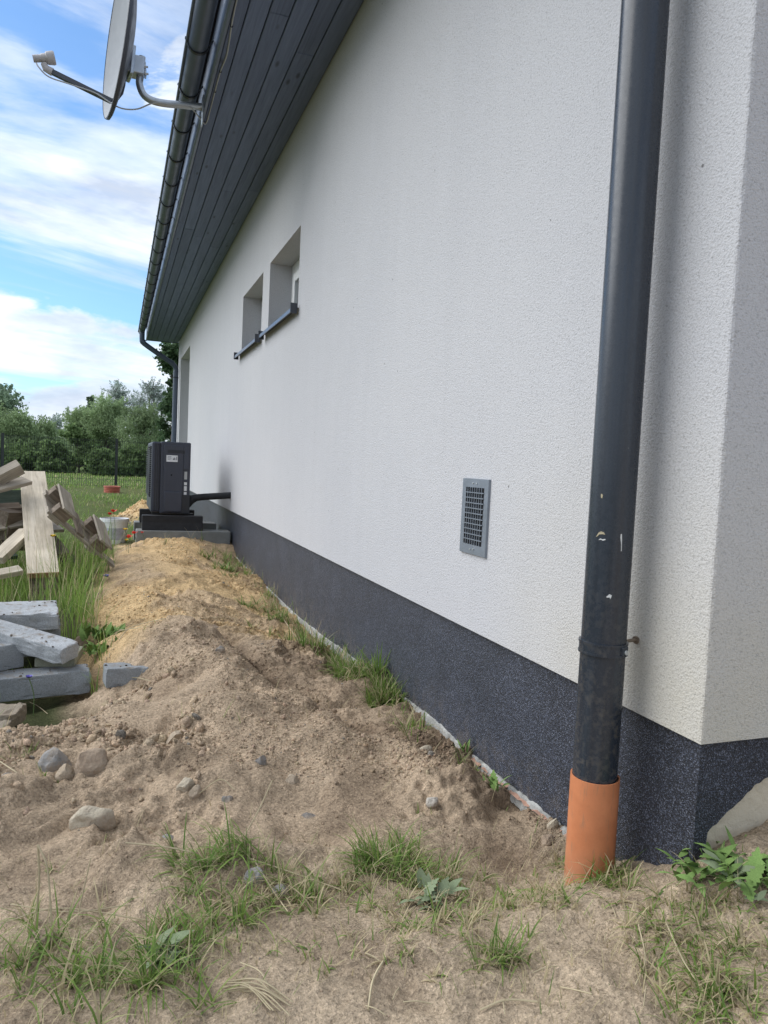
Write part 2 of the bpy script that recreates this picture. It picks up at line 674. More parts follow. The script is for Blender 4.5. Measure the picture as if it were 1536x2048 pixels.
M = {}
M['plaster'] = make_plaster()
M['mosaic'] = make_mosaic()
M['soil'] = make_soil()
M['soffit'] = make_soffit()
M['pipe'] = make_pipe_paint()
M['orange'] = make_orange()
M['gutter'] = simple('gutter_coating', (0.075, 0.095, 0.135), 0.42, 0.0, 0.12, 3.0)
M['fascia'] = simple('fascia_coating', (0.10, 0.122, 0.16), 0.36, 0.2, 0.12, 3.0)
M['bracket'] = simple('bracket_coating', (0.022, 0.025, 0.03), 0.45, 0.2)
M['roof'] = simple('roof_tile', (0.04, 0.042, 0.048), 0.6, 0, 0.2, 4.0, 0.3, 8.0)
M['sill'] = simple('sill_coating', (0.085, 0.10, 0.13), 0.33, 0.3, 0.08, 4.0)
M['sillcap'] = simple('sill_end_plastic', (0.045, 0.052, 0.066), 0.5)
M['upvc'] = simple('window_plastic', (0.78, 0.78, 0.77), 0.35, 0, 0.03)
M['gasket'] = simple('window_gasket', (0.02, 0.02, 0.022), 0.6)
M['basecoat'] = simple('grey_base_coat', (0.36, 0.355, 0.33), 0.95, 0, 0.45, 20.0, 0.6, 90.0)
M['cream'] = simple('cream_base_coat', (0.56, 0.49, 0.37), 0.95, 0, 0.14, 12.0, 0.5, 60.0)
M['meshred'] = simple('red_fibre_mesh', (0.36, 0.21, 0.15), 0.9, 0, 0.3, 60.0)
M['galv'] = simple('galvanised_steel', (0.42, 0.46, 0.50), 0.38, 0.75, 0.15, 25.0)
M['ventsteel'] = simple('brushed_vent_steel', (0.235, 0.262, 0.30), 0.45, 0.5, 0.12, 18.0)
M['black'] = simple('vent_cavity', (0.008, 0.008, 0.010), 0.9)
M['dishgrey'] = simple('dish_enamel', (0.36, 0.375, 0.40), 0.85, 0, 0.04, 5.0)
M['dishback'] = simple('dish_back_enamel', (0.055, 0.062, 0.08), 0.5)
M['armgrey'] = simple('arm_enamel', (0.06, 0.068, 0.085), 0.45)
M['lnb'] = simple('lnb_plastic', (0.42, 0.40, 0.40), 0.55)
M['cable'] = simple('cable_sheath', (0.42, 0.43, 0.43), 0.55)
M['hp'] = simple('heat_pump_casing', (0.040, 0.045, 0.064), 0.45, 0.0, 0.1, 5.0)
M['hpd'] = simple('heat_pump_dark', (0.018, 0.020, 0.026), 0.5)
M['rubber'] = simple('black_rubber', (0.010, 0.010, 0.012), 0.7)
M['insul'] = simple('pipe_insulation', (0.016, 0.017, 0.02), 0.85)
M['sticker'] = simple('sticker_white', (0.72, 0.73, 0.74), 0.4)
M['ink'] = simple('sticker_ink', (0.08, 0.085, 0.12), 0.5)
M['concrete'] = make_granite('concrete_kerb_surface', (0.22, 0.23, 0.225), 0.15)
M['granite'] = make_granite('grey_granite', (0.255, 0.270, 0.280), 0.28)
M['granite_lt'] = make_granite('pale_granite', (0.385, 0.398, 0.405), 0.28)
M['greenblock'] = make_granite('mossy_block', (0.27, 0.27, 0.20), 0.2)
M['wood'] = make_wood('pale_sawn_pine', (0.56, 0.48, 0.365), (0.68, 0.60, 0.48))
M['woodgrey'] = make_wood('weathered_grey_wood', (0.33, 0.285, 0.225), (0.46, 0.40, 0.325))
M['wooddark'] = make_wood('brown_weathered_wood', (0.19, 0.148, 0.11), (0.29, 0.235, 0.18))
M['woodgreen'] = make_wood('green_stained_wood', (0.10, 0.135, 0.11), (0.15, 0.185, 0.15))
M['bucket'] = simple('bucket_plastic', (0.82, 0.82, 0.82), 0.4, 0, 0.12, 9.0)
M['mud'] = simple('bucket_fill', (0.17, 0.155, 0.13), 0.8, 0, 0.4, 30.0)
M['label'] = simple('bucket_label_print', (0.50, 0.50, 0.60), 0.5, 0, 0.4, 16.0)
M['fence'] = simple('fence_coating', (0.028, 0.034, 0.034), 0.5)
M['red'] = simple('red_plastic', (0.50, 0.15, 0.10), 0.6)
M['leaf'] = attr_mat('foliage', 0.7, 0.45, 0.2)
M['grass'] = attr_mat('grass_blades', 0.65, 0.35, 0.3)
M['petal_red'] = simple('poppy_petal', (0.62, 0.02, 0.015), 0.6)
M['petal_yel'] = simple('yellow_petal', (0.75, 0.50, 0.02), 0.6)
M['petal_blu'] = simple('blue_petal', (0.09, 0.07, 0.36), 0.6)
M['stem'] = simple('green_stem', (0.10, 0.16, 0.05), 0.7)
M['bark'] = simple('bark', (0.09, 0.075, 0.06), 0.9, 0, 0.3, 8.0, 0.6, 30.0)
M['splash_w'] = simple('white_paint_splash', (0.62, 0.63, 0.62), 0.8)
M['splash_y'] = simple('tan_mud_splash', (0.38, 0.33, 0.22), 0.9)
M['screw'] = simple('zinc_screw', (0.6, 0.62, 0.62), 0.35, 0.7)
mg, tg, bgl = mat('window_glass', (0.03, 0.035, 0.04), 0.04, 0, 0.8)
M['glass'] = mg


def make_leafmat(name, c0, c1):
    m, t, b = mat(name, c0, 0.75, 0, 0.15)
    v = coord(t)
    n = noise(t, v, 30.0, 5)
    r = ramp(t, [(0.3, c0), (0.7, c1)])
    L(t, n, 'Fac', r, 0)
    oi = N(t, 'ShaderNodeObjectInfo')
    ro = ramp(t, [(0.0, 0.72), (1.0, 1.25)])
    L(t, oi, 'Random', ro, 0)
    c = mixc(t, 1.0, r.outputs[0], ro.outputs[0], 'MULTIPLY')
    t.links.new(c, b.inputs['Base Color'])
    return m


M['weed'] = make_leafmat('weed_leaf', (0.12, 0.20, 0.055), (0.20, 0.30, 0.09))
M['weedgrey'] = make_leafmat('grey_weed_leaf', (0.14, 0.175, 0.095), (0.21, 0.25, 0.15))


# ------------------------------------------------------------------ terrain height
def _hash(ix, iy, seed):
    h = (ix * 374761393 + iy * 668265263 + seed * 982451653) & 0xFFFFFFFF
    h = ((h ^ (h >> 13)) * 1274126177) & 0xFFFFFFFF
    h = h ^ (h >> 16)
    return (h & 0xFFFFFF) / float(0xFFFFFF) * 2 - 1


def vnoise(x, y, seed=0):
    ix = np.floor(x).astype(np.int64)
    iy = np.floor(y).astype(np.int64)
    fx = x - ix
    fy = y - iy
    fx = fx * fx * fx * (fx * (fx * 6 - 15) + 10)
    fy = fy * fy * fy * (fy * (fy * 6 - 15) + 10)
    a = _hash(ix, iy, seed)
    b = _hash(ix + 1, iy, seed)
    c = _hash(ix, iy + 1, seed)
    d = _hash(ix + 1, iy + 1, seed)
    return (a * (1 - fx) + b * fx) * (1 - fy) + (c * (1 - fx) + d * fx) * fy


def fbm(x, y, oct=4, seed=0, gain=0.5):
    s = 0
    a = 1.0
    for i in range(oct):
        c, sn = math.cos(0.6 * i + 0.3), math.sin(0.6 * i + 0.3)
        s = s + a * vnoise(x * c - y * sn, x * sn + y * c, seed + i * 17)
        x = x * 2.03
        y = y * 2.03
        a *= gain
    return s


CP = np.array([
    # along the wall
    (0, 1.14, .21), (0, 1.25, .13), (0, 1.39, .055), (-.085, 1.28, .105), (-.17, 1.33, .09), (0, 1.6, .03), (0, 2, .02), (0, 2.5, .03), (0, 3, .01), (0, 3.5, 0), (0, 4.1, -.025),
    (0, 4.8, -.04), (0, 5.7, -.03), (0, 7.2, 0), (0, 7.7, .1), (.3, 2, .02), (.3, 4, 0), (.3, 6, 0),
    # foreground
    (-.5, 1.15, .06), (-1.3, 1.25, .05), (-1.0, 1.6, .06), (-1.2, 1.95, .08), (-.6, 2.0, .09), (-.25, 1.9, .06), (-.16, 1.57, -.015), (-.38, 1.5, .055),
    (.2, .9, .22), (.5, .9, .25), (0, .75, .17), (-.3, .8, .10), (-.12, 1.12, .135), (.6, .3, .25), (-.5, .4, .06), (-1.3, .4, .04), (-2, .5, 0), (.15, 1.12, .25),
    # mound
    (-1.0, 2.6, .10), (-.6, 2.6, .12), (-.3, 2.6, .06), (-1.02, 3.05, .03), (-.75, 3.2, .14), (-.4, 3.2, .05),
    (-.85, 3.65, .15), (-.5, 3.7, .06), (-1.13, 3.33, -.06), (-1.03, 3.33, -.035), (-.95, 3.34, -.005), (-1.05, 3.55, .07), (-1.24, 3.3, -.14), (-1.23, 3.62, -.14), (-1.24, 3.95, -.09), (-1.0, 3.75, .14),
    (-.9, 4.3, .09), (-.5, 4.3, .04), (-.2, 4.3, -.02), (-.95, 5.0, .13), (-.5, 5, .07), (-1.0, 6, .13), (-.6, 6, .12), (-.2, 6, .0),
    (-.8, 7.2, .15), (-.55, 7.35, .19), (-.2, 7.4, .08),
    # left, down to the grass
    (-1.25, 2.4, .05), (-1.5, 2.75, -.02), (-2, 2.5, -.06), (-1.30, 3.05, -.08), (-1.35, 3.4, -.13), (-1.7, 3.5, -.14), (-2.2, 3.5, -.12),
    (-1.3, 4.2, -.05), (-1.6, 4.5, -.08), (-1.25, 5, .05), (-1.6, 5.5, -.05), (-2.5, 5.5, -.06), (-1.25, 6.2, .08), (-1.5, 7, -.03), (-2.2, 7.5, -.04),
    (-1.1, 8, .05), (-1.2, 9, 0), (-.5, 9.5, .05), (-.4, 12, .1), (-1.3, 12, .03), (-2.5, 10, 0), (-3, 13, .05), (-1.2, 14, .1), (-.2, 15, .1), (-3.5, 8, -.03), (-3.5, 4, -.1), (-3.5, 1, -.05)])


def _tps(d2):
    return np.where(d2 > 1e-12, 0.5 * d2 * np.log(d2 + 1e-12), 0)


def _solve():
    n = len(CP)
    P = CP[:, :2]
    d2 = ((P[:, None] - P[None]) ** 2).sum(-1)
    A = np.zeros((n + 3, n + 3))
    A[:n, :n] = _tps(d2) + np.eye(n) * 0.004
    A[:n, n] = 1
    A[:n, n + 1:] = P
    A[n, :n] = 1
    A[n + 1:, :n] = P.T
    return np.linalg.solve(A, np.concatenate([CP[:, 2], np.zeros(3)]))


TPSW = _solve()


def sstep(a, b, x):
    t = np.clip((x - a) / (b - a), 0, 1)
    return t * t * (3 - 2 * t)


def seg_dist(x, y, pts):
    best = np.full(x.shape, 1e9)
    for (ax, ay), (bx, by) in zip(pts[:-1], pts[1:]):
        dx, dy = bx - ax, by - ay
        t = np.clip(((x - ax) * dx + (y - ay) * dy) / (dx * dx + dy * dy), 0, 1)
        best = np.minimum(best, np.hypot(x - ax - t * dx, y - ay - t * dy))
    return best


GULLY = [(-.62, 3.95), (-.5, 3.45), (-.42, 3.05), (-.33, 2.75), (-.27, 2.45)]


HOLLOWS = [(-.93, 2.45, .11, .055), (-1.1, 2.72, .10, -.04), (-.72, 2.62, .12, -.03), (-.62, 2.15, .10, .025), (-.85, 2.1, .09, -.025), (-.36, 2.62, .05, .03), (-.75, 4.9, .15, .03), (-.9, 4.55, .16, -.03), (-.55, 5.6, .2, -.03), (-1.0, 6.9, .18, -.04), (-.45, 2.3, .12, -.025), (-.2, 2.2, .06, -.02)]


def sand_mask(x, y):
    """1 on bare dug soil, 0 on the lawn"""
    edge = -1.22 + 0.12 * vnoise(y * 1.7, y * 0 + 3.3, 5) + 0.08 * vnoise(y * 5, x * 4, 9)
    edge = edge - 1.2 * sstep(3.1, 2.2, y)
    m = sstep(-0.12, 0.10, x - edge)
    m = m * sstep(8.9, 7.9, y + 0.4 * vnoise(x * 2, y * 2, 4))
    heap = sstep(0.75, 0.3, np.hypot(x + .72, (y - 11.3) * .8))
    return np.clip(np.maximum(m, heap), 0, 1)


def Hs(x, y):
    """smooth height"""
    x = np.asarray(x, float)
    y = np.asarray(y, float)
    shp = x.shape
    xf = np.clip(x.ravel(), -4.2, 1.2)
    yf = np.clip(y.ravel(), 0, 16)
    out = np.empty(len(xf))
    P = CP[:, :2]
    n = len(CP)
    for s in range(0, len(xf), 20000):
        a, b = xf[s:s + 20000], yf[s:s + 20000]
        d2 = (a[:, None] - P[None, :, 0]) ** 2 + (b[:, None] - P[None, :, 1]) ** 2
        out[s:s + 20000] = _tps(d2) @ TPSW[:n] + TPSW[n] + TPSW[n + 1] * a + TPSW[n + 2] * b
    out = out.reshape(shp)
    far = -0.05 + 0.27 * sstep(6, 19, y)
    wgt = sstep(9, 13, y)
    wgt = np.maximum(wgt, sstep(-2.6, -4.0, x))
    wgt = np.maximum(wgt, sstep(0.1, -1.5, y))
    z = out * (1 - wgt) + far * wgt
    z = z + 0.30 * np.exp(-(((x + .74) / .30) ** 2 + ((y - 11.3) / .45) ** 2))
    for (hx_, hy_, hr_, hd_) in HOLLOWS:
        z = z - hd_ * np.exp(-(((x - hx_) / hr_) ** 2 + ((y - hy_) / (hr_ * 1.2)) ** 2))
    g = seg_dist(x, y, GULLY)
    z = z - 0.045 * np.exp(-(g / .05) ** 2)
    return z


def H(x, y):
    x = np.asarray(x, float)
    y = np.asarray(y, float)
    z = Hs(x, y)
    s = sand_mask(x, y)
    near = sstep(14, 8, y)
    lump = np.clip(0.5 + 0.9 * fbm(x * 1.7 + 3, y * 1.7, 3, 31), 0, 1)
    wx = x + 0.05 * vnoise(x * 6, y * 6, 77)
    wy = y + 0.05 * vnoise(x * 6, y * 6, 78)
    flat = sstep(1.85, 1.45, y) * 0.6       # trodden foreground
    k = s * near * (1 - flat) * (1 - .45 * sstep(3.7, 4.5, y))
    z = z + k * 0.052 * fbm(wx * 2.8, wy * 3.1, 3, 1)
    rid = 1 - np.abs(fbm(wx * 5.5, wy * 5.5, 3, 7))
    z = z + k * lump * 0.032 * (rid - 0.6)
    z = z + k * (0.12 + lump) * 0.024 * np.abs(fbm(wx * 14, wy * 14, 3, 11))
    z = z + s * near * (0.3 + 0.8 * lump * (1 - flat)) * (1 - .6 * sstep(3.7, 4.5, y)) * 0.0100 * fbm(wx * 38, wy * 38, 2, 13)
    z = z + (1 - s) * near * 0.02 * fbm(x * 4, y * 4, 3, 21)
    z = z + flat * s * (0.011 * fbm(x * 7, y * 7, 4, 41) + 0.004 * np.abs(fbm(x * 26, y * 26, 3, 43)))
    return z


def Hf(x, y):
    return float(H(np.array([x]), np.array([y]))[0])


def gp(px, py, n=26):
    """point on the terrain that a sight line meets"""
    d = ray(px, py)
    t = 1.0
    for i in range(n):
        p = CAM + d * t
        g = Hs(np.array([p[0]]), np.array([p[1]]))[0]
        t = t + (g - p[2]) / d[2] * 0.6
        t = max(0.3, t)
    p = CAM + d * t
    return Vector((p[0], p[1], Hf(p[0], p[1])))


def axis(segs):
    out = []
    for a, b, n in segs:
        out.append(np.linspace(a, b, n, endpoint=False))
    return np.concatenate(out + [np.array([segs[-1][1]])])


GX = axis([(-450, -60, 8), (-60, -12, 14), (-12, -4, 26), (-4, -2.2, 40), (-2.2, -1.7, 32), (-1.7, 0.25, 216), (0.25, 1.2, 24), (1.2, 12, 10), (12, 450, 10)])
GY = axis([(-200, -10, 6), (-10, 0, 12), (0, 0.7, 24), (0.7, 2.2, 190), (2.2, 4.4, 230), (4.4, 8.2, 260), (8.2, 14, 130), (14, 24, 60), (24, 80, 30), (80, 500, 14), (500, 1500, 4)])
XX, YY = np.meshgrid(GX, GY, indexing='ij')
ZZ = H(XX, YY)


def ground_col(x, y):
    s = sand_mask(x, y)
    brown = np.array([0.555, 0.420, 0.290])
    yellow = np.array([0.76, 0.535, 0.285])
    pale = np.array([0.60, 0.47, 0.33])
    dark = np.array([0.23, 0.16, 0.105])
    yl = sstep(3.55, 3.95, y + 0.25 * vnoise(x * 3, y * 3, 51) + 0.1 * vnoise(x * 9, y * 9, 52))
    yl = yl * (1 - 0.6 * sstep(0.1, 0.6, fbm(x * 2.6 + 1, y * 1.6, 4, 53)))
    yl = yl * (1 - .7 * np.exp(-(((x + 1.05) / .25) ** 2 + ((y - 6.1) / .7) ** 2)))
    c = brown[None, None] * (1 - yl[..., None]) + yellow[None, None] * yl[..., None]
    fl = sstep(1.9, 1.4, y) * 0.8
    c = c * (1 - fl[..., None]) + pale * fl[..., None]
    g = np.exp(-(seg_dist(x, y, GULLY) / .06) ** 2) * 0.5
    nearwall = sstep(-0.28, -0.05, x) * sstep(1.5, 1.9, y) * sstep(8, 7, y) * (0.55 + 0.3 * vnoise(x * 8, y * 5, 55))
    umber = np.exp(-(((x + .17) / .1) ** 2 + ((y - 1.58) / .12) ** 2)) * .7  # darker soil colour round the hole beside the orange pipe
    dk = np.clip(g + nearwall * .75 + umber + 0.35 * sstep(0.25, 0.8, fbm(x * 4, y * 4, 3, 57)), 0, 0.85)
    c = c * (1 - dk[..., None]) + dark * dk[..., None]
    green = np.array([0.11, 0.15, 0.045])
    straw = np.array([0.15, 0.15, 0.06])
    gmix = np.clip(0.45 + 0.6 * fbm(x * 0.8, y * 0.5, 4, 61), 0, 1)
    mead = sstep(19.3, 20.0, y)
    gc = green * (1 - gmix[..., None] * .6) + straw * gmix[..., None] * .6
    gm = np.array([0.11, 0.15, 0.045]) * (0.75 + 0.5 * gmix[..., None])
    gc = gc * (1 - mead[..., None]) + gm * mead[..., None]
    soil_shade = np.array([0.075, 0.075, 0.04])  # soil under the tall grass, shadow between the blades painted in
    under = sstep(8.0, 6.0, y)[..., None] * 0.7
    gc = gc * (1 - under) + soil_shade * under
    return c * s[..., None] + gc * (1 - s[..., None])


nx, ny = len(GX), len(GY)
ii = np.arange(nx * ny).reshape(nx, ny)
Q = np.stack([ii[:-1, :-1], ii[1:, :-1], ii[1:, 1:], ii[:-1, 1:]], -1).reshape(-1, 4)
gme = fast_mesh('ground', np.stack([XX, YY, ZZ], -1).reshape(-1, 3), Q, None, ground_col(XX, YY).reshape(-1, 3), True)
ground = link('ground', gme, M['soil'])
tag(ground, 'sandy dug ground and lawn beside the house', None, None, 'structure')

# ------------------------------------------------------------------ house
YC, YE = 1.14, 15.73           # near and far corner
ZP, ZS = 0.465, 3.365          # plinth top, soffit
PX = 0.02                      # plinth set back behind the render
house = empty('house', (0, YC, 0), 'white rendered house with charcoal plinth and dark boarded eaves', 'house')
OPEN = [(4.97, 6.03, 2.05, 2.61), (6.33, 7.39, 2.05, 2.61), (13.15, 15.1, 0.52, 2.94)]


def build_wall():
    b = MB()
    ys = sorted({YC + .12, YE} | {v for o in OPEN for v in o[:2]} | {3.0, 9.0, 11.0})
    zs = sorted({ZP, 3.62} | {v for o in OPEN for v in o[2:]} | {1.2})
    for i in range(len(ys) - 1):
        for j in range(len(zs) - 1):
            ym, zm = (ys[i] + ys[i + 1]) / 2, (zs[j] + zs[j + 1]) / 2
            if any(o[0] < ym < o[1] and o[2] < zm < o[3] for o in OPEN):
                continue
            b.add([(0, ys[i], zs[j]), (0, ys[i + 1], zs[j]), (0, ys[i + 1], zs[j + 1]), (0, ys[i], zs[j + 1])], [(0, 3, 2, 1)])
    d = 0.30
    for y0, y1, z0, z1 in OPEN:
        b.add([(0, y0, z0), (d, y0, z0), (d, y0, z1), (0, y0, z1)], [(0, 1, 2, 3)])
        b.add([(0, y1, z0), (d, y1, z0), (d, y1, z1), (0, y1, z1)], [(3, 2, 1, 0)])
        b.add([(0, y0, z1), (d, y0, z1), (d, y1, z1), (0, y1, z1)], [(0, 1, 2, 3)])
        b.add([(0, y0, z0), (d, y0, z0), (d, y1, z0), (0, y1, z0)], [(3, 2, 1, 0)])
    # near corner: slightly wavering arris
    nz = 190
    rnd = random.Random(3)
    rows = []
    for k in range(nz + 1):
        z = ZP + (3.62 - ZP) * k / nz
        j = 0.0022 * mnoise.noise(Vector((0, 3.1, z * 9))) + rnd.uniform(-.0011, .0011)
        rows.append([(0, YC + .12, z), (0, YC + .006 + j, z), (.0018, YC + .0018 + j, z), (.006 + j, YC, z), (.3, YC, z), (9, YC, z)])
    base = len(b.v)
    b.v += [p for r_ in rows for p in r_]
    for k in range(nz):
        for q in range(5):
            b.f.append((base + k * 6 + q, base + (k + 1) * 6 + q, base + (k + 1) * 6 + q + 1, base + k * 6 + q + 1)[::-1])
    # far end, back, gables, underside of the render over the plinth
    b.add([(0, YE, ZP), (9, YE, ZP), (9, YE, 3.62), (0, YE, 3.62)], [(0, 3, 2, 1)])
    b.add([(9, YC, -.3), (9, YE, -.3), (9, YE, 3.62), (9, YC, 3.62)], [(0, 1, 2, 3)])
    for y in (YC, YE):
        b.add([(0, y, 3.62), (9, y, 3.62), (4.5, y, 5.9)], [(0, 1, 2)])
    b.add([(0, YC, ZP), (.06, YC + .05, ZP), (.06, YE - .05, ZP), (0, YE, ZP)], [(0, 1, 2, 3)])
    b.add([(0, YC, ZP), (9, YC, ZP), (9, YC + .06, ZP), (.06, YC + .06, ZP)], [(0, 1, 2, 3)])
    o = b.build('wall', M['plaster'], house)
    return o


build_wall()


# plinth: dark mosaic coat whose lower edge is broken, over a grey base coat
def wall_base(y):
    pts = [(1.0, .20), (1.14, .16), (1.25, .10), (1.39, .03), (1.58, .045), (1.96, .035), (2.2, .035), (2.51, .045), (2.95, .025), (3.54, .012), (4.13, -.012), (4.78, -.028), (5.65, -.015), (7.16, .0), (7.8, .05), (20, .05)]
    for (a, za), (b_, zb) in zip(pts[:-1], pts[1:]):
        if a <= y <= b_:
            t = (y - a) / (b_ - a)
            return za + (zb - za) * t
    return 0.05


b = MB()
rows = []
y = YC + PX
yl = []
while y < 8.3:
    yl.append(y)
    y += 0.011 + 0.0035 * (y - 1)
yl += [9, 12, YE - .02]
rnd = random.Random(11)
for y in yl:
    j = 0.008 * mnoise.noise(Vector((y * 7, .3, 0))) + 0.005 * mnoise.noise(Vector((y * 31, 5, 0))) + rnd.uniform(-.002, .002)
    zb = wall_base(y) + 0.012 + j if y > 1.5 else -0.1
    rows.append((y, zb))
for (y0, z0), (y1, z1) in zip(rows[:-1], rows[1:]):
    n = len(b.v)
    b.v += [(PX, y0, z0), (PX, y1, z1), (PX, y1, ZP - .001), (PX, y0, ZP - .001), (PX + .012, y0, z0), (PX + .012, y1, z1)]
    b.f += [(n + 3, n + 2, n + 1, n), (n, n + 1, n + 5, n + 4)]
# side face of the plinth, with a broken diagonal lower edge
sx = [PX]
while sx[-1] < 0.6:
    sx.append(sx[-1] + 0.006)
sx += [1.5, 9]
srow = []
for x in sx:
    zb = 0.262 + (x - .048) * 0.66 + 0.010 * mnoise.noise(Vector((x * 22, 1.3, 0))) + 0.006 * mnoise.noise(Vector((x * 70, 2.3, 0)))
    if x < 0.055:
        zb = 0.05 + max(0, (x - .03)) * 7
    srow.append((x, min(zb, .42)))
for (x0, z0), (x1, z1) in zip(srow[:-1], srow[1:]):
    n = len(b.v)
    b.v += [(x0, YC + PX, z0), (x1, YC + PX, z1), (x1, YC + PX, ZP - .001), (x0, YC + PX, ZP - .001), (x0, YC + PX + .012, z0), (x1, YC + PX + .012, z1)]
    b.f += [(n, n + 1, n + 2, n + 3), (n + 4, n + 5, n + 1, n)]
b.build('plinth', M['mosaic'], house)
b = MB()
b.add([(PX + .010, 1.2, -.6), (PX + .010, YE - .05, -.6), (PX + .010, YE - .05, ZP), (PX + .010, 1.2, ZP)], [(0, 3, 2, 1)])
b.build('base_coat', M['basecoat'], house)
# exposed cream base coat on the side, uneven
b = MB()
n = 40
for i in range(n):
    for j in range(20):
        pass
gx = np.concatenate([np.linspace(PX + .012, 1.2, 60), np.linspace(1.4, 8.98, 12)])
gz = np.linspace(-.3, ZP, 26)
vs = []
for x in gx:
    for z in gz:
        vs.append((x, YC + PX + .012 - 0.006 * max(0, mnoise.noise(Vector((x * 9, z * 9, 4)))), z))
fs = []
for i in range(len(gx) - 1):
    for j in range(len(gz) - 1):
        k = i * len(gz) + j
        fs.append((k, k + len(gz), k + len(gz) + 1, k + 1))
b.add(vs, fs)
b.build('exposed_base_coat', M['cream'], house, True)
tag(bpy.data.objects['exposed_base_coat'], 'bare cream base coat below the broken plinth edge')
# red mesh tail sticking out under the plinth
b = MB()
rnd = random.Random(5)
prev = None
yy_ = 1.52
while yy_ < 2.15:
    zt = wall_base(yy_) + 0.006 + rnd.uniform(-.004, .003)
    zb = zt - 0.003 - rnd.uniform(0, .004)
    cur = [(PX - .003, yy_, zt), (PX - .012 - rnd.uniform(0, .006), yy_, zb)]
    if prev and rnd.random() < 0.6:
        b.add([prev[0], prev[1], cur[1], cur[0], tuple(np.array(prev[0]) + (.002, 0, 0)), tuple(np.array(prev[1]) + (.002, 0, 0)), tuple(np.array(cur[1]) + (.002, 0, 0)), tuple(np.array(cur[0]) + (.002, 0, 0))],
              [(0, 1, 2, 3), (7, 6, 5, 4), (0, 4, 5, 1), (3, 2, 6, 7)])
    prev = cur
    yy_ += 0.018
b.build('reinforcing_mesh', M['meshred'], house)

# crumbly grey mortar lip along the broken plinth edge
b = MB()
rnd = random.Random(21)
yy_ = 1.50
seq = []
while yy_ < 7.6:
    hgt = 0.006 + 0.010 * mnoise.noise(Vector((yy_ * 6, 9, 1))) + rnd.uniform(-.004, .005)
    seq.append((yy_, wall_base(yy_) + 0.006, max(.001, hgt), 0.006 + rnd.uniform(0, .010)))
    yy_ += 0.010 + 0.003 * (yy_ - 1)
vs = []
for (yv, z, h_, o_) in seq:
    vs += [(PX + .006, yv, z + h_), (PX - o_ * .55, yv, z + h_ * .35 + rnd.uniform(-.003, .003)), (PX - o_, yv, z - .035), (PX + .006, yv, z - .05)]
fs = []
for i in range(len(seq) - 1):
    for q in range(3):
        fs.append((i * 4 + q, i * 4 + q + 1, (i + 1) * 4 + q + 1, (i + 1) * 4 + q))
b.add(vs, fs)
b.build('mortar_edge', M['basecoat'], house)


def window(y0, y1, z0, z1, sill=True, mull=False):
    d = 0.182
    b = MB()
    fw = 0.085
    x0, x1 = d, d + .07
    b.box((x0, y0, z0), (x1, y0 + fw, z1))
    b.box((x0, y1 - fw, z0), (x1, y1, z1))
    b.box((x0, y0 + fw, z0), (x1, y1 - fw, z0 + fw))
    b.box((x0, y0 + fw, z1 - fw), (x1, y1 - fw, z1))
    wn = b.build('window', M['upvc'], house, bevel=.004)
    b = MB()
    a0, a1, c0, c1 = y0 + fw + .004, y1 - fw - .004, z0 + fw + .004, z1 - fw - .004
    s = .07
    X0, X1 = d - .012, d + .055
    b.box((X0, a0, c0), (X1, a0 + s, c1))
    b.box((X0, a1 - s, c0), (X1, a1, c1))
    b.box((X0, a0 + s, c0), (X1, a1 - s, c0 + s))
    b.box((X0, a0 + s, c1 - s), (X1, a1 - s, c1))
    if mull:
        ym = (a0 + a1) / 2
        b.box((X0 + .002, ym - .05, c0 + s), (X1, ym + .05, c1 - s))
    b.build('sash', M['upvc'], wn, bevel=.006)
    b = MB()
    b.box((d + .02, a0 + s - .006, c0 + s - .006), (d + .026, a1 - s + .006, c1 - s + .006))
    b.build('pane', M['glass'], wn)
    b = MB()
    for (p, q) in (((a0 - .004, c0), (a0, c1)), ((a1, c0), (a1 + .004, c1)), ((a0, c1), (a1, c1 + .004))):
        b.box((d - .004, p[0], p[1]), (d + .03, q[0], q[1]))
    b.build('gasket', M['gasket'], wn)
    if sill:
        b = MB()
        ya, yb = y0 - .03, y1 + .10
        # folded metal tray: slopes out, drops a lip
        prof = [(d, z0 + .022), (-.052, z0 - .004), (-.055, z0 - .032), (-.050, z0 - .033), (-.047, z0 - .008), (d, z0 + .016)]
        vs = [(px_, yv, pz) for yv in (ya, yb) for (px_, pz) in prof]
        k = len(prof)
        fs = [(i, (i + 1) % k, k + (i + 1) % k, k + i) for i in range(k)] + [tuple(range(k - 1, -1, -1)), tuple(range(k, 2 * k))]
        b.add(vs, fs)
        sl_ = b.build('window_sill', M['sill'], wn)
        for yv in (ya - .004, yb + .004):
            b = MB()
            b.box((-.060, yv - .005, z0 - .042), (-.012, yv + .005, z0 + .028))
            b.build('end_cap', M['sillcap'], wn, bevel=.003)
    return wn


for o in OPEN[:2]:
    window(*o)
window(*OPEN[2], sill=False, mull=True)
# dark room behind the panes
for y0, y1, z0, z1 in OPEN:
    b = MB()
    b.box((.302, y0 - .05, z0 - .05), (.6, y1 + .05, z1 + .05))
    b.build('room_lining', M['gasket'], house)

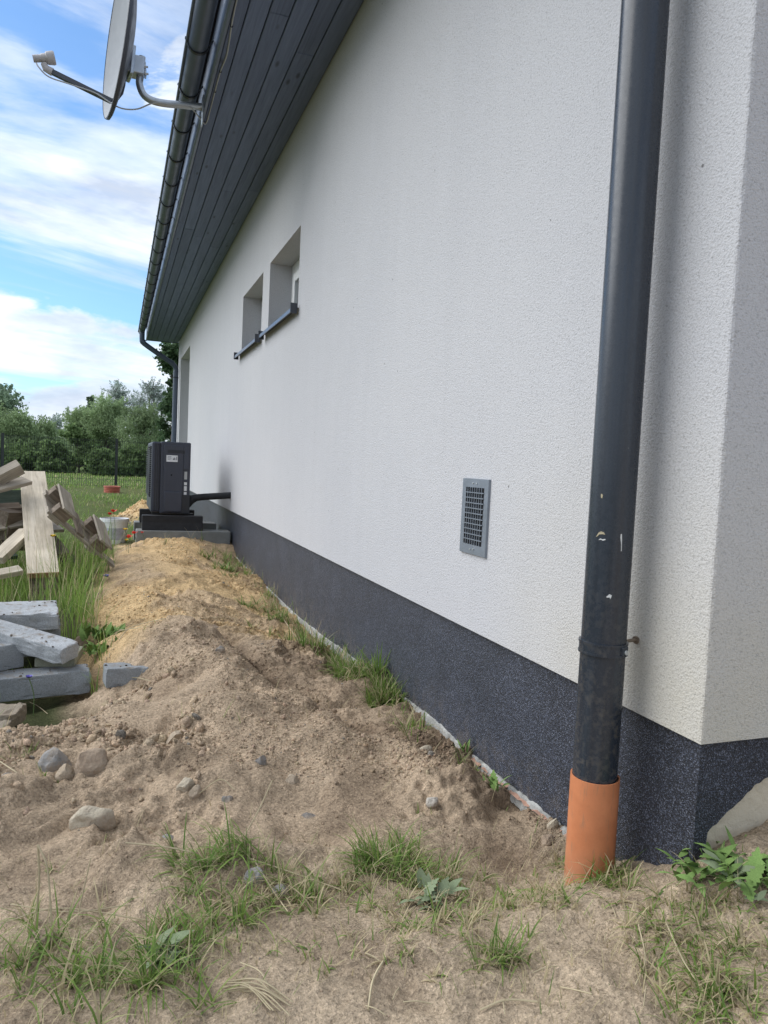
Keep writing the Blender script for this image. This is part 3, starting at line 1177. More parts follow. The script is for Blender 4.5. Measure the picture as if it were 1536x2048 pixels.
# soffit boards
XO = -0.615
bw = 0.1085
rnd = random.Random(4)
for k in range(6):
    x1 = -0.0 - k * bw if k else -0.002
    x0 = -(k + 1) * bw if k < 5 else XO
    cuts = [0.55]
    c = 0.55 + rnd.uniform(1.2, 4.0)
    while c < 15.2:
        cuts.append(c)
        c += 4.2
    cuts.append(15.86)
    for a, e in zip(cuts[:-1], cuts[1:]):
        b = MB()
        dz = rnd.uniform(-.0012, .0012)
        b.box((x0 + .0028, a + .0015, ZS + dz), (x1 - .0028, e - .0015, ZS + .018 + dz))
        b.build('soffit_board', M['soffit'], house, bevel=.003, seg=1)
b = MB()
b.box((XO, .55, ZS + .021), (-.002, 15.85, ZS + .03))
b.build('soffit_backing', M['gasket'], house)
b = MB()
prof = [(XO - .004, 3.347), (XO - .020, 3.345), (XO - .030, 3.352), (XO - .032, 3.365), (XO - .028, 3.40), (XO - .028, 3.58), (XO - .004, 3.58)]
k = len(prof)
vs = [(p[0], yv, p[1]) for yv in (.5, 15.9) for p in prof]
b.add(vs, [(i, k + i, k + (i + 1) % k, (i + 1) % k) for i in range(k)] + [tuple(range(k)), tuple(range(2 * k - 1, k - 1, -1))])
b.build('fascia_board', M['fascia'], house)
for ya in (15.862, .50):
    b = MB()
    b.box((XO, ya, 3.352), (-.002, ya + .033, 3.62))
    b.build('eave_end_board', M['fascia'], house)
# roof: two tiled slopes with tile courses as steps
b = MB()
sl_ = (5.95 - 3.60) / (4.5 + .72)
for side in (0, 1):
    npitch = 18
    for i in range(npitch):
        u0, u1 = i / npitch, (i + 1) / npitch
        xa, xb = -.70 + u0 * 5.2, -.70 + u1 * 5.2 + .03
        za, zb = 3.60 + u0 * 5.2 * sl_ + .02, 3.60 + u1 * 5.2 * sl_
        if side:
            xa, xb = 9.0 - xa, 9.0 - xb
        b.add([(xa, .45, za), (xb, .45, zb), (xb, 15.98, zb), (xa, 15.98, za), (xa, .45, za - .03), (xb, .45, zb - .03), (xb, 15.98, zb - .03), (xa, 15.98, za - .03)],
              [(0, 1, 2, 3), (7, 6, 5, 4), (0, 3, 7, 4), (0, 4, 5, 1), (2, 6, 7, 3)])
b.build('roof', M['roof'], house)

# ------------------------------------------------------------------ gutter
GCX, GCZ, GR = -0.736, 3.466, 0.058
gut = empty('gutter', (GCX, 1, 3.4), 'dark grey half-round rain gutter hung along the eaves', 'gutter')
b = MB()
ns = 18
ringo, ringi = [], []
for i in range(ns + 1):
    a = math.pi + math.pi * i / ns
    ringo.append((GCX + GR * math.cos(a), GCZ + GR * math.sin(a)))
    ringi.append((GCX + (GR - .003) * math.cos(a), GCZ + (GR - .003) * math.sin(a)))
prof = ringo + [(GCX + GR, GCZ + .012), (GCX + GR - .003, GCZ + .012)] + ringi[::-1]
k = len(prof)
vs = [(p[0], yv, p[1]) for yv in (.55, 15.62) for p in prof]
b.add(vs, [(i, (i + 1) % k, k + (i + 1) % k, k + i) for i in range(k)])
b.build('trough', M['gutter'], gut, True, auto=50)
b = MB()
b.tube([(GCX - GR - .006, .55, GCZ + .002), (GCX - GR - .006, 15.62, GCZ + .002)], .0095, 10)
b.build('rolled_edge', M['gutter'], gut, True, auto=50)
for yv in (.548, 15.622):
    b = MB()
    ring = [(GCX + (GR + .002) * math.cos(math.pi + math.pi * i / ns), GCZ + (GR + .002) * math.sin(math.pi + math.pi * i / ns)) for i in range(ns + 1)]
    vs = [(p[0], yv + s, p[1]) for s in (-.004, .004) for p in ring]
    kk = ns + 1
    b.add(vs, [tuple(range(kk - 1, -1, -1)), tuple(range(kk, 2 * kk))] + [(i, (i + 1) % kk, kk + (i + 1) % kk, kk + i) for i in range(kk)])
    b.build('end_cap', M['gutter'], gut)
# bracket mesh made once
b = MB()
path = [(GCX - GR - .016, 0, GCZ + .016)] + [(GCX + (GR + .004) * math.cos(math.pi + math.pi * i / 14), 0, GCZ + (GR + .004) * math.sin(math.pi + math.pi * i / 14)) for i in range(15)] + [(XO - .034, 0, GCZ + .03)]
for i in range(len(path) - 1):
    p, q = Vector(path[i]), Vector(path[i + 1])
    t_ = (q - p).normalized()
    n_ = Vector((-t_.z, 0, t_.x))
    b.obox((p + q) / 2, [t_, Vector((0, 1, 0)), n_], [(q - p).length / 2 + .001, .0125, .0028])
brk = b.build('gutter_bracket', M['bracket'], gut)
yb_ = [4.66 + .575 * i for i in range(-7, 20)]
yb_ = [v for v in yb_ if .6 < v < 15.5]
brk.location.y += yb_[0]
for v in yb_[1:]:
    c = brk.copy()
    COL.objects.link(c)
    c.location.y = brk.location.y + (v - yb_[0])


# ------------------------------------------------------------------ downpipes
def ring_band(b, cx, cy, z0, z1, r0, r1, seg=40):
    """hollow collar"""
    vs = []
    for z in (z0, z1):
        for r_ in (r1, r0):
            for i in range(seg):
                a = 2 * math.pi * i / seg
                vs.append((cx + r_ * math.cos(a), cy + r_ * math.sin(a), z))
    fs = []
    for i in range(seg):
        j = (i + 1) % seg
        o0, i0, o1, i1 = 0, seg, 2 * seg, 3 * seg
        fs += [(o0 + i, o0 + j, o1 + j, o1 + i), (i0 + j, i0 + i, i1 + i, i1 + j), (o1 + i, o1 + j, i1 + j, i1 + i), (o0 + j, o0 + i, i0 + i, i0 + j)]
    b.add(vs, fs)


DX, DY = -0.085, 1.362
dp = empty('downpipe', (DX, DY, .3), 'dark grey downpipe close to the near house corner, standing in an orange pipe', 'downpipe')
b = MB()
pth = [(DX, DY, .20), (DX, DY, .6), (DX, DY, 1.5), (DX, DY, 2.86)] + [tuple(p) for p in bez([(DX - .02, DY, 2.93), (DX - .10, DY, 3.02), (-.60, DY, 3.30), (-.70, DY, 3.36), (GCX, DY, 3.415)], 20)]
b.tube(pth, .05, 48)
b.build('pipe', M['pipe'], dp, True, auto=60)
b = MB()
ring_band(b, DX, DY, .606, .628, .0503, .0535)
ring_band(b, DX, DY, .603, .608, .0503, .0548)
ring_band(b, DX, DY, .626, .631, .0503, .0548)
cl = b.build('pipe_clamp', M['pipe'], dp, True, auto=40)
b = MB()
v0 = Vector((DX + .05, DY - .018, .618))
b.obox((DX + .347 * .053, DY - .936 * .053, .617), [Vector((.936, .347, 0)), Vector((-.347, .936, 0)), Vector((0, 0, 1))], [.011, .005, .0105])
b.build('clamp_lug', M['pipe'], cl, bevel=.003)
b = MB()
b.tube([(DX + .347 * .056, DY - .936 * .056, .615), (DX + .347 * .061, DY - .936 * .061, .615)], .0055, 14)
b.build('screw', M['screw'], cl)
b = MB()
b.tube([(DX + .046, DY - .012, .628), (DX + .09, DY - .008, .632)], .004, 10)
b.tube([(DX + .080, DY - .010, .630), (DX + .085, DY - .009, .631)], .009, 14)
b.build('wall_stud', M['wooddark'], cl)


def splash(px, py, pts, m):
    """a smear that hugs the pipe: outline in (angle, z) mm around a point"""
    c = None
    best = 9
    for k in range(200):
        a = math.pi + math.pi * k / 199
        for r_ in (.0502,):
            p = Vector((DX + r_ * math.cos(a), DY + r_ * math.sin(a), 0))
            d = ray(px, py)
            # angle whose sight line passes closest
            t_ = (p.x - CAM[0]) / d[0]
            e = abs(CAM[1] + t_ * d[1] - p.y)
            if e < best:
                best = e
                c = (a, CAM[2] + t_ * d[2])
    vs = []
    for (u, v) in pts:
        a = c[0] + u / 50.0
        vs.append((DX + .0508 * math.cos(a), DY + .0508 * math.sin(a), c[1] + v / 1000.0))
    vi = []
    for (u, v) in pts:
        a = c[0] + u / 50.0
        vi.append((DX + .0500 * math.cos(a), DY + .0500 * math.sin(a), c[1] + v / 1000.0))
    k = len(pts)
    bb = MB()
    bb.add(vs + vi, [tuple(range(k))] + [(i, k + i, k + (i + 1) % k, (i + 1) % k) for i in range(k)])
    bb.build('paint_splash', m, dp)


splash(1202, 1068, [(-11, -8), (-6, 2), (0, 6), (7, 4), (10, -1), (4, 0), (-3, -1), (-8, -6)], M['splash_y'])
splash(1203, 1081, [(-7, 0), (-2, 2), (3, 0), (9, 2), (8, 4), (2, 3), (-3, 4)], M['splash_w'])
splash(1242, 1085, [(-1.5, 18), (1.0, 19), (2.2, 4), (2.8, -18), (1.6, -20), (.8, -4), (-1.8, 10)], M['splash_w'])
splash(1219, 1193, [(-7, -2), (-4, 1), (0, 5), (5, 3), (4, -2), (2, -6), (1, -2), (-4, -3)], M['splash_w'])
splash(1203, 992, [(-2, 4), (1, 5), (3, 1), (2, -5), (-1, -4)], M['splash_y'])

orp = empty('drain_pipe', (DX, DY, 0), 'orange plastic drain pipe rising from the soil round the downpipe foot', 'drain pipe')
b = MB()
ring_band(b, DX, DY - .002, -.25, .318, .0518, .0550, 56)
b.build('pipe_body', M['orange'], orp, True, auto=40)

# far downpipe, swan-necked back to the wall
fd = empty('downpipe', (-.06, 15.45, 0), 'dark grey swan-neck downpipe at the far end of the eaves', 'downpipe')
FY = 15.42
b = MB()
pth = [(-.735, FY - .1, 3.43), (-.735, FY - .1, 3.33)] + [tuple(p) for p in bez([(-.732, FY - .09, 3.28), (-.69, FY - .08, 3.205), (-.30, FY - .02, 2.97), (-.13, FY, 2.865), (-.072, FY, 2.78), (-.07, FY, 2.70)], 24)] + [(-.07, FY, 1.5), (-.07, FY, .1)]
b.tube(pth, .05, 24)
b.build('pipe', M['gutter'], fd, True, auto=60)
for z in (2.60, 1.2):
    b = MB()
    ring_band(b, -.07, FY, z - .012, z + .012, .0503, .055, 24)
    b.build('pipe_clamp', M['bracket'], fd)
for p_ in ((-.71, FY - .09, 3.235), (-.155, FY, 2.885)):
    b = MB()
    q = Vector((.85, 0, -.52)).normalized()
    b.tube([Vector(p_) - q * .03, Vector(p_) + q * .03], .055, 24)
    b.build('socket', M['gutter'], fd, True, auto=40)

# ------------------------------------------------------------------ vent grille
v0 = Vector((0, 2.185, .848))
vent = empty('vent_grille', v0, 'grey steel vent grille on the white wall right of the windows', 'vent')
hw, hh = .093, .126
b = MB()
t_ = .020
iw, ihb, iht = .066, -.094, .098
for (a0, a1, c0, c1) in ((-hw, hw, iht, hh), (-hw, hw, -hh, ihb), (-hw, -iw, ihb, iht), (iw, hw, ihb, iht)):
    b.add([(v0.x - .008, v0.y + a0, v0.z + c0), (v0.x - .008, v0.y + a1, v0.z + c0), (v0.x - .008, v0.y + a1, v0.z + c1), (v0.x - .008, v0.y + a0, v0.z + c1)], [(0, 3, 2, 1)])
R_ = [(-hw, -hh), (hw, -hh), (hw, hh), (-hw, hh)]
vs = [(v0.x - .008, v0.y + a, v0.z + c) for a, c in R_] + [(v0.x + .002, v0.y + a * 1.02, v0.z + c * 1.015) for a, c in R_]
b.add(vs, [(i, (i + 1) % 4, 4 + (i + 1) % 4, 4 + i) for i in range(4)])
b.build('frame', M['ventsteel'], vent)
b = MB()
b.box((v0.x - .0055, v0.y - iw - .001, v0.z + ihb - .001), (v0.x - .0045, v0.y + iw + .001, v0.z + iht + .001))
b.build('cavity', M['black'], vent)
b = MB()
b.box((-.0020, -iw, -.0016), (.0020, iw, .0016))
hb = b.build('crossbar', M['ventsteel'], vent)
base_h = hb.location.copy()
for i in range(10):
    z = ihb + (iht - ihb) * (i + 1) / 11
    o = hb if i == 0 else hb.copy()
    if i:
        COL.objects.link(o)
    o.location = base_h + Vector((v0.x - .0085, v0.y, v0.z + z))
b = MB()
b.box((-.0018, -.0013, ihb), (.0018, .0013, iht))
vb = b.build('upright_bar', M['ventsteel'], vent)
base_v = vb.location.copy()
for i in range(7):
    yv = -iw + 2 * iw * (i + 1) / 8
    o = vb if i == 0 else vb.copy()
    if i:
        COL.objects.link(o)
    o.location = base_v + Vector((v0.x - .0080, v0.y + yv, v0.z))
for (a, c) in ((-.012, .112), (.014, .112), (-.012, -.108), (.014, -.110)):
    b = MB()
    b.tube([(v0.x - .0085, v0.y + a, v0.z + c), (v0.x - .0105, v0.y + a, v0.z + c)], .0030, 10)
    b.build('rivet', M['screw'], vent)

# ------------------------------------------------------------------ satellite dish
DYY = 5.2
dish = empty('satellite_dish', (-.63, DYY, 3.5), 'light grey satellite dish on a bent steel arm beside the gutter', 'satellite dish')
nrm = Vector((-math.cos(rad(9.5)) * math.cos(rad(4)), -math.sin(rad(9.5)), math.sin(rad(4)))).normalized()
upv = (Vector((0, 0, 1)) - nrm * nrm.z).normalized()
sdv = nrm.cross(upv)
dc = at(233, 70, DYY)
RA, RB = .45, .50     # half width, half height


def dpt(a, r_, off=0.0):
    depth = -.095 * (1 - r_ * r_)
    return dc + sdv * (RA * r_ * math.cos(a)) + upv * (RB * r_ * math.sin(a)) + nrm * (depth + off)


b = MB()
rings, seg = 12, 64
vs = []
for k in range(rings + 1):
    for i in range(seg):
        vs.append(dpt(2 * math.pi * i / seg, k / rings if k else .001))
fs = []
for k in range(rings):
    for i in range(seg):
        j = (i + 1) % seg
        fs.append((k * seg + i, k * seg + j, (k + 1) * seg + j, (k + 1) * seg + i))
b.add(vs, fs)
b.build('reflector', M['dishgrey'], dish, True)
b = MB()
vs = []
prof = [(1.0, .003), (1.014, .0), (1.014, -.020), (.985, -.026)]
for (rr, off) in prof:
    for i in range(seg):
        vs.append(dpt(2 * math.pi * i / seg, 1.0) + (dpt(2 * math.pi * i / seg, 1.0) - dc) * (rr - 1) + nrm * off)
for k in range(rings, -1, -1):
    for i in range(seg):
        vs.append(dpt(2 * math.pi * i / seg, max(.001, .985 * k / rings), -.006 - .018 * (k / rings) ** 4))
tot = len(prof) + rings + 1
fs = []
for k in range(tot - 1):
    for i in range(seg):
        j = (i + 1) % seg
        fs.append((k * seg + i, k * seg + j, (k + 1) * seg + j, (k + 1) * seg + i))
b.add(vs, fs)
b.build('dish_back', M['dishback'], dish, True, auto=50)
# feed arm and LNB
P = lambda x_, y_: at(x_, y_, DYY)
lowrim = dpt(-math.pi / 2, .95)
a0_ = P(103, 152) + Vector((0, -.06, 0))
a1_ = P(222, 205) + Vector((0, -.02, 0))
ad = (a1_ - a0_).normalized()
b = MB()
sidev = ad.cross(Vector((0, 1, 0))).normalized()
b.obox((a0_ + a1_) / 2, [ad, Vector((0, 1, 0)), sidev], [(a1_ - a0_).length / 2, .014, .014])
b.tube([a1_ - ad * .01, P(232, 200), P(243, 186), P(247, 170), P(249, 150)], .012, 10)
b.build('feed_arm', M['armgrey'], dish, bevel=0)
b = MB()
lc = P(88, 130) + Vector((0, -.06, 0))
b.tube([a0_ + ad * .01, P(93, 146) + Vector((0, -.06, 0)), P(90, 137) + Vector((0, -.06, 0))], [.024, .022, .020], 14)
b.build('lnb_holder', M['lnb'], dish, True, auto=40)
b = MB()
axl = (P(101, 126) - P(68, 127)).normalized()
lc0 = P(68, 127) + Vector((0, -.06, 0))
prof = [(0, .021), (.045, .022), (.05, .026), (.075, .028), (.08, .036), (.118, .040), (.127, .036), (.128, .001)]
b.tube([lc0 + axl * d_ for d_, _ in prof], [r_ for _, r_ in prof], 22)
b.build('lnb', M['lnb'], dish, True, auto=35)
# mast
mast = bez([P(284, 114), P(281, 150), P(279, 168), P(287, 189), P(304, 201), P(330, 207), P(362, 210), P(404, 214)], 40)
b = MB()
b.tube(mast, .023, 20)
b.build('mast', M['galv'], dish, True, auto=60)
b = MB()
c0 = P(270, 134)
b.obox(c0, [Vector((1, 0, 0)), Vector((0, 1, 0)), Vector((0, 0, 1))], [.055, .05, .055])
b.obox(P(262, 128), [nrm, sdv, upv], [.012, .07, .09])
b.build('tilt_bracket', M['galv'], dish, bevel=.006)
for (px_, py_) in ((288, 133), (289, 147)):
    b = MB()
    p0 = P(px_ - 10, py_)
    p1 = P(px_ + 8, py_ + 1)
    b.tube([p0, p1], .007, 8)
    b.tube([p0 + (p1 - p0) * .55, p0 + (p1 - p0) * .75], .016, 8)
    b.tube([p0 + (p1 - p0) * .65 + Vector((0, 0, -.028)), p0 + (p1 - p0) * .65 + Vector((0, 0, .028))], .007, 6)
    b.build('wing_nut', M['galv'], dish)
b = MB()
pm = P(405, 222)
b.box((pm.x - .004, pm.y - .04, pm.z - .09), (pm.x + .004, pm.y + .04, pm.z + .09))
b.build('mount_plate', M['galv'], dish, bevel=.002)

cab = empty('antenna_cable', (-.63, DYY, 3.4), 'thin grey cable from the dish to the soffit boards', 'cable')
ZC = ZS - .006
c1 = [P(74, 134) + Vector((0, -.06, 0)), P(80, 147) + Vector((0, -.08, 0)), P(100, 166) + Vector((0, -.08, 0)), P(140, 177) + Vector((0, -.06, 0)), P(190, 193) + Vector((0, -.05, 0)), P(222, 216) + Vector((0, -.07, 0)), P(245, 224) + Vector((0, -.05, 0)),
      P(275, 218), P(308, 210) + Vector((0, -.03, 0)), P(345, 214) + Vector((0, -.03, 0)), P(377, 218) + Vector((0, -.03, 0)), P(392, 230) + Vector((0, -.02, 0))]
c2 = [atz(408, 247, ZC - .01), atz(414, 243, ZC), atz(420, 222, ZC), atz(430, 183, ZC), atz(441, 143, ZC), atz(453, 112, ZC), atz(459, 80, ZC), atz(463, 52, ZC), atz(470, 16, ZC), atz(478, -20, ZC), atz(500, -140, ZC)]
b = MB()
b.tube(bez(c1 + c2, 140), .0045, 8)
b.build('cable_run', M['cable'], cab, True)
for q in (c2[3], c2[4], c2[7]):
    b = MB()
    b.box((q.x - .007, q.y - .004, ZC - .006), (q.x + .007, q.y + .004, ZS + .001))
    b.build('cable_clip', M['bracket'], cab)

# ------------------------------------------------------------------ heat pump on rubber feet and kerbs
hp = empty('heat_pump', (-.6, 8.3, .41), 'dark grey outdoor heat pump unit standing against the white wall', 'heat pump')
hx0, hx1, hy0, hy1, hz0, hz1 = -.815, -.415, 7.86, 8.96, .415, 1.157
b = MB()
b.box((hx0 + .10, hy0, hz0), (hx1, hy1, hz1))
b.build('casing', M['hp'], hp, bevel=.014)
b = MB()
b.box((hx0 + .012, hy0 + .012, hz0 + .01), (hx0 + .104, hy1 - .012, hz1 - .006))
b.build('front_panel', M['hp'], hp, bevel=.02)
for k in range(3):
    b = MB()
    xx_ = hx0 + .045 + k * .022
    b.box((xx_, hy0 + .004, hz0 + .03), (xx_ + .007, hy0 + .02, hz1 - .02))
    b.build('panel_groove', M['hpd'], hp)
ngr = 26
b = MB()
b.box((hx0 - .004, hy0 + .07, -.005), (hx0 + .02, hy1 - .07, .005))
gsl = b.build('grille_slat', M['hpd'], hp)
bl = gsl.location.copy()
for k in range(ngr):
    o = gsl if k == 0 else gsl.copy()
    if k:
        COL.objects.link(o)
    o.location = bl + Vector((0, 0, hz0 + .17 + k * .0205))
# end panel: raised service cover with a handle slot and a lower hump
b = MB()
b.box((hx0 + .13, hy0 - .014, hz0 + .012), (hx1 - .075, hy0 + .01, hz1 - .035))
b.box((hx1 - .074, hy0 - .012, hz0 + .46), (hx1 - .016, hy0 + .01, hz1 - .036))
b.build('service_cover', M['hp'], hp, bevel=.006)
b = MB()
b.box((hx0 + .142, hy0 - .030, hz0 + .02), (hx1 - .08, hy0 - .005, hz0 + .23))
b.build('valve_cover', M['hp'], hp, bevel=.010)
b = MB()
b.box((hx0 + .165, hy0 - .0155, hz1 - .115), (hx1 - .065, hy0 - .008, hz1 - .082))
b.build('handle_slot', M['hpd'], hp)
b = MB()
b.box((hx0 + .156, hy0 - .0165, hz1 - .205), (hx0 + .268, hy0 - .0142, hz1 - .138))
stk = b.build('rating_sticker', M['sticker'], hp)
b = MB()
for (u0, u1, w0, w1) in ((.065, .072, .02, .035), (.074, .080, .02, .045), (.083, .088, .02, .038), (.098, .105, .02, .055), (.01, .05, .05, .054), (.01, .045, .04, .043), (.01, .05, .03, .033), (.01, .04, .02, .023)):
    b.box((hx0 + .156 + u0, hy0 - .0178, hz1 - .205 + w0), (hx0 + .156 + u1, hy0 - .0164, hz1 - .205 + w1))
b.build('sticker_print', M['ink'], stk)
for (z0_, z1_) in ((.36, .44), (.30, .33), (.24, .29), (.20, .228)):
    b = MB()
    b.box((hx1 - .060, hy0 - .0035, hz0 + z0_), (hx1 - .032, hy0 - .0006, hz0 + z1_))
    b.build('warning_sticker', M['sticker'] if z0_ < .34 else M['cable'], hp)
b = MB()
b.tube([(hx0 + .21, hy0 - .014, hz0 + .40), (hx0 + .21, hy0 - .0158, hz0 + .40)], .009, 12)
b.build('screw', M['black'], hp)
# foot rails of the unit
for yv in (hy0 + .10, hy1 - .16):
    b = MB()
    b.box((hx0 + .03, yv - .03, hz0 - .012), (hx1 + .05, yv + .03, hz0 + .001))
    b.build('foot_rail', M['hpd'], hp, bevel=.003)
# insulated pipes into the wall
pw = atx(461, 991, 0.0)
ps = Vector((hx1 - .01, hy0 + .05, hz0 + .165))
b = MB()
b.tube(bez([ps + Vector((-.02, 0, -.015)), ps + (Vector((-.02, pw.y, pw.z)) - ps) * .33, ps + (Vector((-.02, pw.y, pw.z)) - ps) * .66, Vector((-.02, pw.y, pw.z)), Vector((.03, pw.y, pw.z + .002))], 24), [.052] * 5 + [.036] * 4 + [.030] * 16 if False else .035, 16)
b.tube(bez([ps + Vector((-.03, .01, -.06)), ps + Vector((.03, -.005, -.02)), ps + Vector((.12, -.02, .02))], 12), [.062, .062, .060, .058, .054, .050, .046, .042, .038, .036, .034, .032, .031], 16)
b.build('insulated_pipe', M['insul'], hp, True, auto=50)
b = MB()
b.box((hx1 - .09, hy0 - .018, hz0 + .0), (hx1 + .002, hy0 + .002, hz0 + .20))
b.build('valve_box', M['hpd'], hp, bevel=.008)

for (yv, lab) in ((7.725, 'black rubber foot under the near end of the heat pump'), (8.62, 'black rubber foot under the far end of the heat pump')):
    b = MB()
    prof = [(yv, .252), (yv + .17, .252), (yv + .15, .33), (yv + .145, .40), (yv + .025, .40), (yv + .02, .33)]
    k = len(prof)
    vs = [(xv, p[0], p[1]) for xv in (-.885, -.285) for p in prof]
    b.add(vs, [(i, (i + 1) % k, k + (i + 1) % k, k + i)[::-1] for i in range(k)] + [tuple(range(k)), tuple(range(2 * k - 1, k - 1, -1))])
    ft = b.build('rubber_foot', M['rubber'], None, bevel=.006)
    tag(ft, lab, 'foot', 'heat pump feet')
for (yv, xr, lab) in ((7.685, -.004, 'grey concrete kerb lying across the front of the heat pump'), (8.66, -.03, 'grey concrete kerb lying behind, under the far rubber foot')):
    b = MB()
    b.box((-.94, yv, -.02), (xr, yv + .24, .25))
    kb = b.build('concrete_kerb', M['concrete'], None, bevel=.008)
    tag(kb, lab, 'kerb', 'kerbs under the heat pump')

# ------------------------------------------------------------------ wood pile
def noisy_box(name, m, center, ax, half, parent=None, cuts=3, amp=.002, rough=None, ramp_=.0, seed=0, bevel=.004, warp=0.0):
    """box built in its own local frame (x along), with worn edges"""
    bm = bmesh.new()
    bmesh.ops.create_cube(bm, size=2.0)
    for v in bm.verts:
        v.co = Vector((v.co.x * half[0], v.co.y * half[1], v.co.z * half[2]))
    if bevel:
        bmesh.ops.bevel(bm, geom=list(bm.edges), offset=bevel, segments=2, profile=.6, affect='EDGES')
    if cuts:
        bmesh.ops.subdivide_edges(bm, edges=[e for e in bm.edges if e.calc_length() > min(half) * .8], cuts=cuts, use_grid_fill=True)
    for v in bm.verts:
        n_ = mnoise.noise_vector(v.co * 14 + Vector((seed * 3.7, seed, 0)))
        d_ = n_ * amp
        if rough is not None:
            axn, sg = rough
            if v.co[axn] * sg > half[axn] * .55:
                d_ += n_ * ramp_ + Vector([sg * ramp_ * (-1) * abs(mnoise.noise(v.co * 30 + Vector((seed, 2, 1)))) if q == axn else 0 for q in range(3)])
        if parent is None and name.startswith('stone'):
            near_ = sum(1 for q in range(3) if abs(v.co[q]) > half[q] - .014)
            if near_ >= 2:
                ch = max(0, mnoise.noise(v.co * 40 + Vector((seed * 5.1, 0, seed))) - .1) * .011
                d_ += Vector([-math.copysign(ch, v.co[q]) if abs(v.co[q]) > half[q] - .014 else 0 for q in range(3)])
        v.co += d_
        if warp:
            v.co.z += warp * ((v.co.x / half[0]) ** 2 - .5)
    me = bpy.data.meshes.new(name)
    bm.to_mesh(me)
    bm.free()
    me.materials.append(m)
    o = bpy.data.objects.new(name, me)
    COL.objects.link(o)
    R3 = Matrix((ax[0], ax[1], ax[2])).transposed()
    mw = Matrix.Translation(Vector(center)) @ R3.to_4x4()
    if parent is not None:
        o.parent = parent
        o.matrix_parent_inverse = Matrix.Translation(-world_loc(parent))
    o.matrix_basis = mw
    return o


def plank(name, m, p0, p1, wid, thk, face, seed=0, parent=None, warp=0.0):
    """p0-p1 centre line, face = direction the wide face looks to"""
    p0, p1 = Vector(p0), Vector(p1)
    a = (p1 - p0).normalized()
    f = Vector(face)
    f = (f - a * f.dot(a)).normalized()
    s = f.cross(a)
    return noisy_box(name, m, (p0 + p1) / 2, [a, s, f], [(p1 - p0).length / 2, wid / 2, thk / 2], parent, 4, .0025, None, 0, seed, .003, warp)


o = plank('wooden_board', M['wood'], at(87, 1150, 5.45), at(65, 946, 7.05), .20, .038, (0.1, -.8, .6), 1)
tag(o, 'long pale pine board leaning up on the timber pile, facing the camera', 'board')
bm = bmesh.new()
bmesh.ops.create_cube(bm, size=2.0)
hl = (at(87, 1150, 5.45) - at(65, 946, 7.05)).length / 2
for v in bm.verts:
    v.co = Vector((-hl - .002 + v.co.x * .0035, v.co.y * .0995, v.co.z * .0185))
me = bpy.data.meshes.new('end_grain')
bm.to_mesh(me)
bm.free()
me.materials.append(simple('sawn_end_grain', (.30, .17, .085), .85, 0, .2, 30.0))
eg = bpy.data.objects.new('end_grain', me)
COL.objects.link(eg)
eg.parent = o
o = noisy_box('wood_offcut', M['wooddark'], at(88, 1172, 5.55), [Vector((1, 0, 0)), Vector((0, 1, 0)), Vector((0, 0, 1))], [.09, .06, .09], None, 2, .003, None, 0, 3)
tag(o, 'brown wood block in the grass under the pale leaning board', 'offcut')
o = plank('wooden_beam', M['woodgrey'], at(-75, 992, 6.4), at(41, 933, 6.5), .085, .10, (0, -.55, .8), 2)
tag(o, 'squared timber beam topmost on the pile, rising to the right', 'beam')
o = plank('wooden_board', M['woodgrey'], at(-60, 990, 6.25), at(54, 961, 6.6), .12, .03, (-.1, -.5, .85), 3)
tag(o, 'thin weathered board lying just under the topmost beam', 'board')
o = plank('wooden_board', M['woodgreen'], at(-60, 1004, 6.6), at(54, 1000, 6.7), .17, .045, (0, -.9, .4), 4)
tag(o, 'green stained board on edge in the middle of the timber pile', 'board')
o = plank('wooden_board', M['woodgrey'], at(-60, 1033, 6.5), at(52, 1018, 6.6), .10, .035, (0, -.5, .8), 5)
tag(o, 'grey board directly below the green stained board', 'board')
o = plank('wooden_beam', M['wooddark'], at(0, 1036, 6.3), at(60, 1034, 6.6), .13, .12, (0, -.4, .9), 6)
tag(o, 'short brown beam end below the grey board in the timber pile', 'beam')
o = plank('wooden_beam', M['wooddark'], at(-60, 1050, 6.3), at(16, 1048, 6.45), .12, .11, (0, -.4, .9), 7)
tag(o, 'brown beam at the left picture edge, second row from the ground', 'beam')
o = plank('wooden_beam', M['wooddark'], at(-2, 1064, 6.3), at(60, 1058, 6.7), .14, .11, (0, -.4, .9), 8)
tag(o, 'brown beam at the bottom of the stack behind the leaning boards', 'beam')
o = plank('wooden_board', M['wooddark'], at(-60, 1082, 6.7), at(58, 1080, 6.9), .22, .10, (0, -.3, .9), 9)
tag(o, 'dark damp board lying lowest, behind the timber pile', 'board')
o = plank('wooden_board', M['wood'], at(-10, 1122, 5.75), at(55, 1062, 6.15), .125, .05, (-.35, -.6, .65), 10)
tag(o, 'pale narrow board slanting down left behind the leaning pine board', 'board')
o = plank('wooden_board', M['wood'], at(-40, 1156, 5.35), at(41, 1140, 5.5), .07, .04, (0, -.5, .85), 11)
tag(o, 'short pale lath lying low in the grass at the left edge', 'lath')

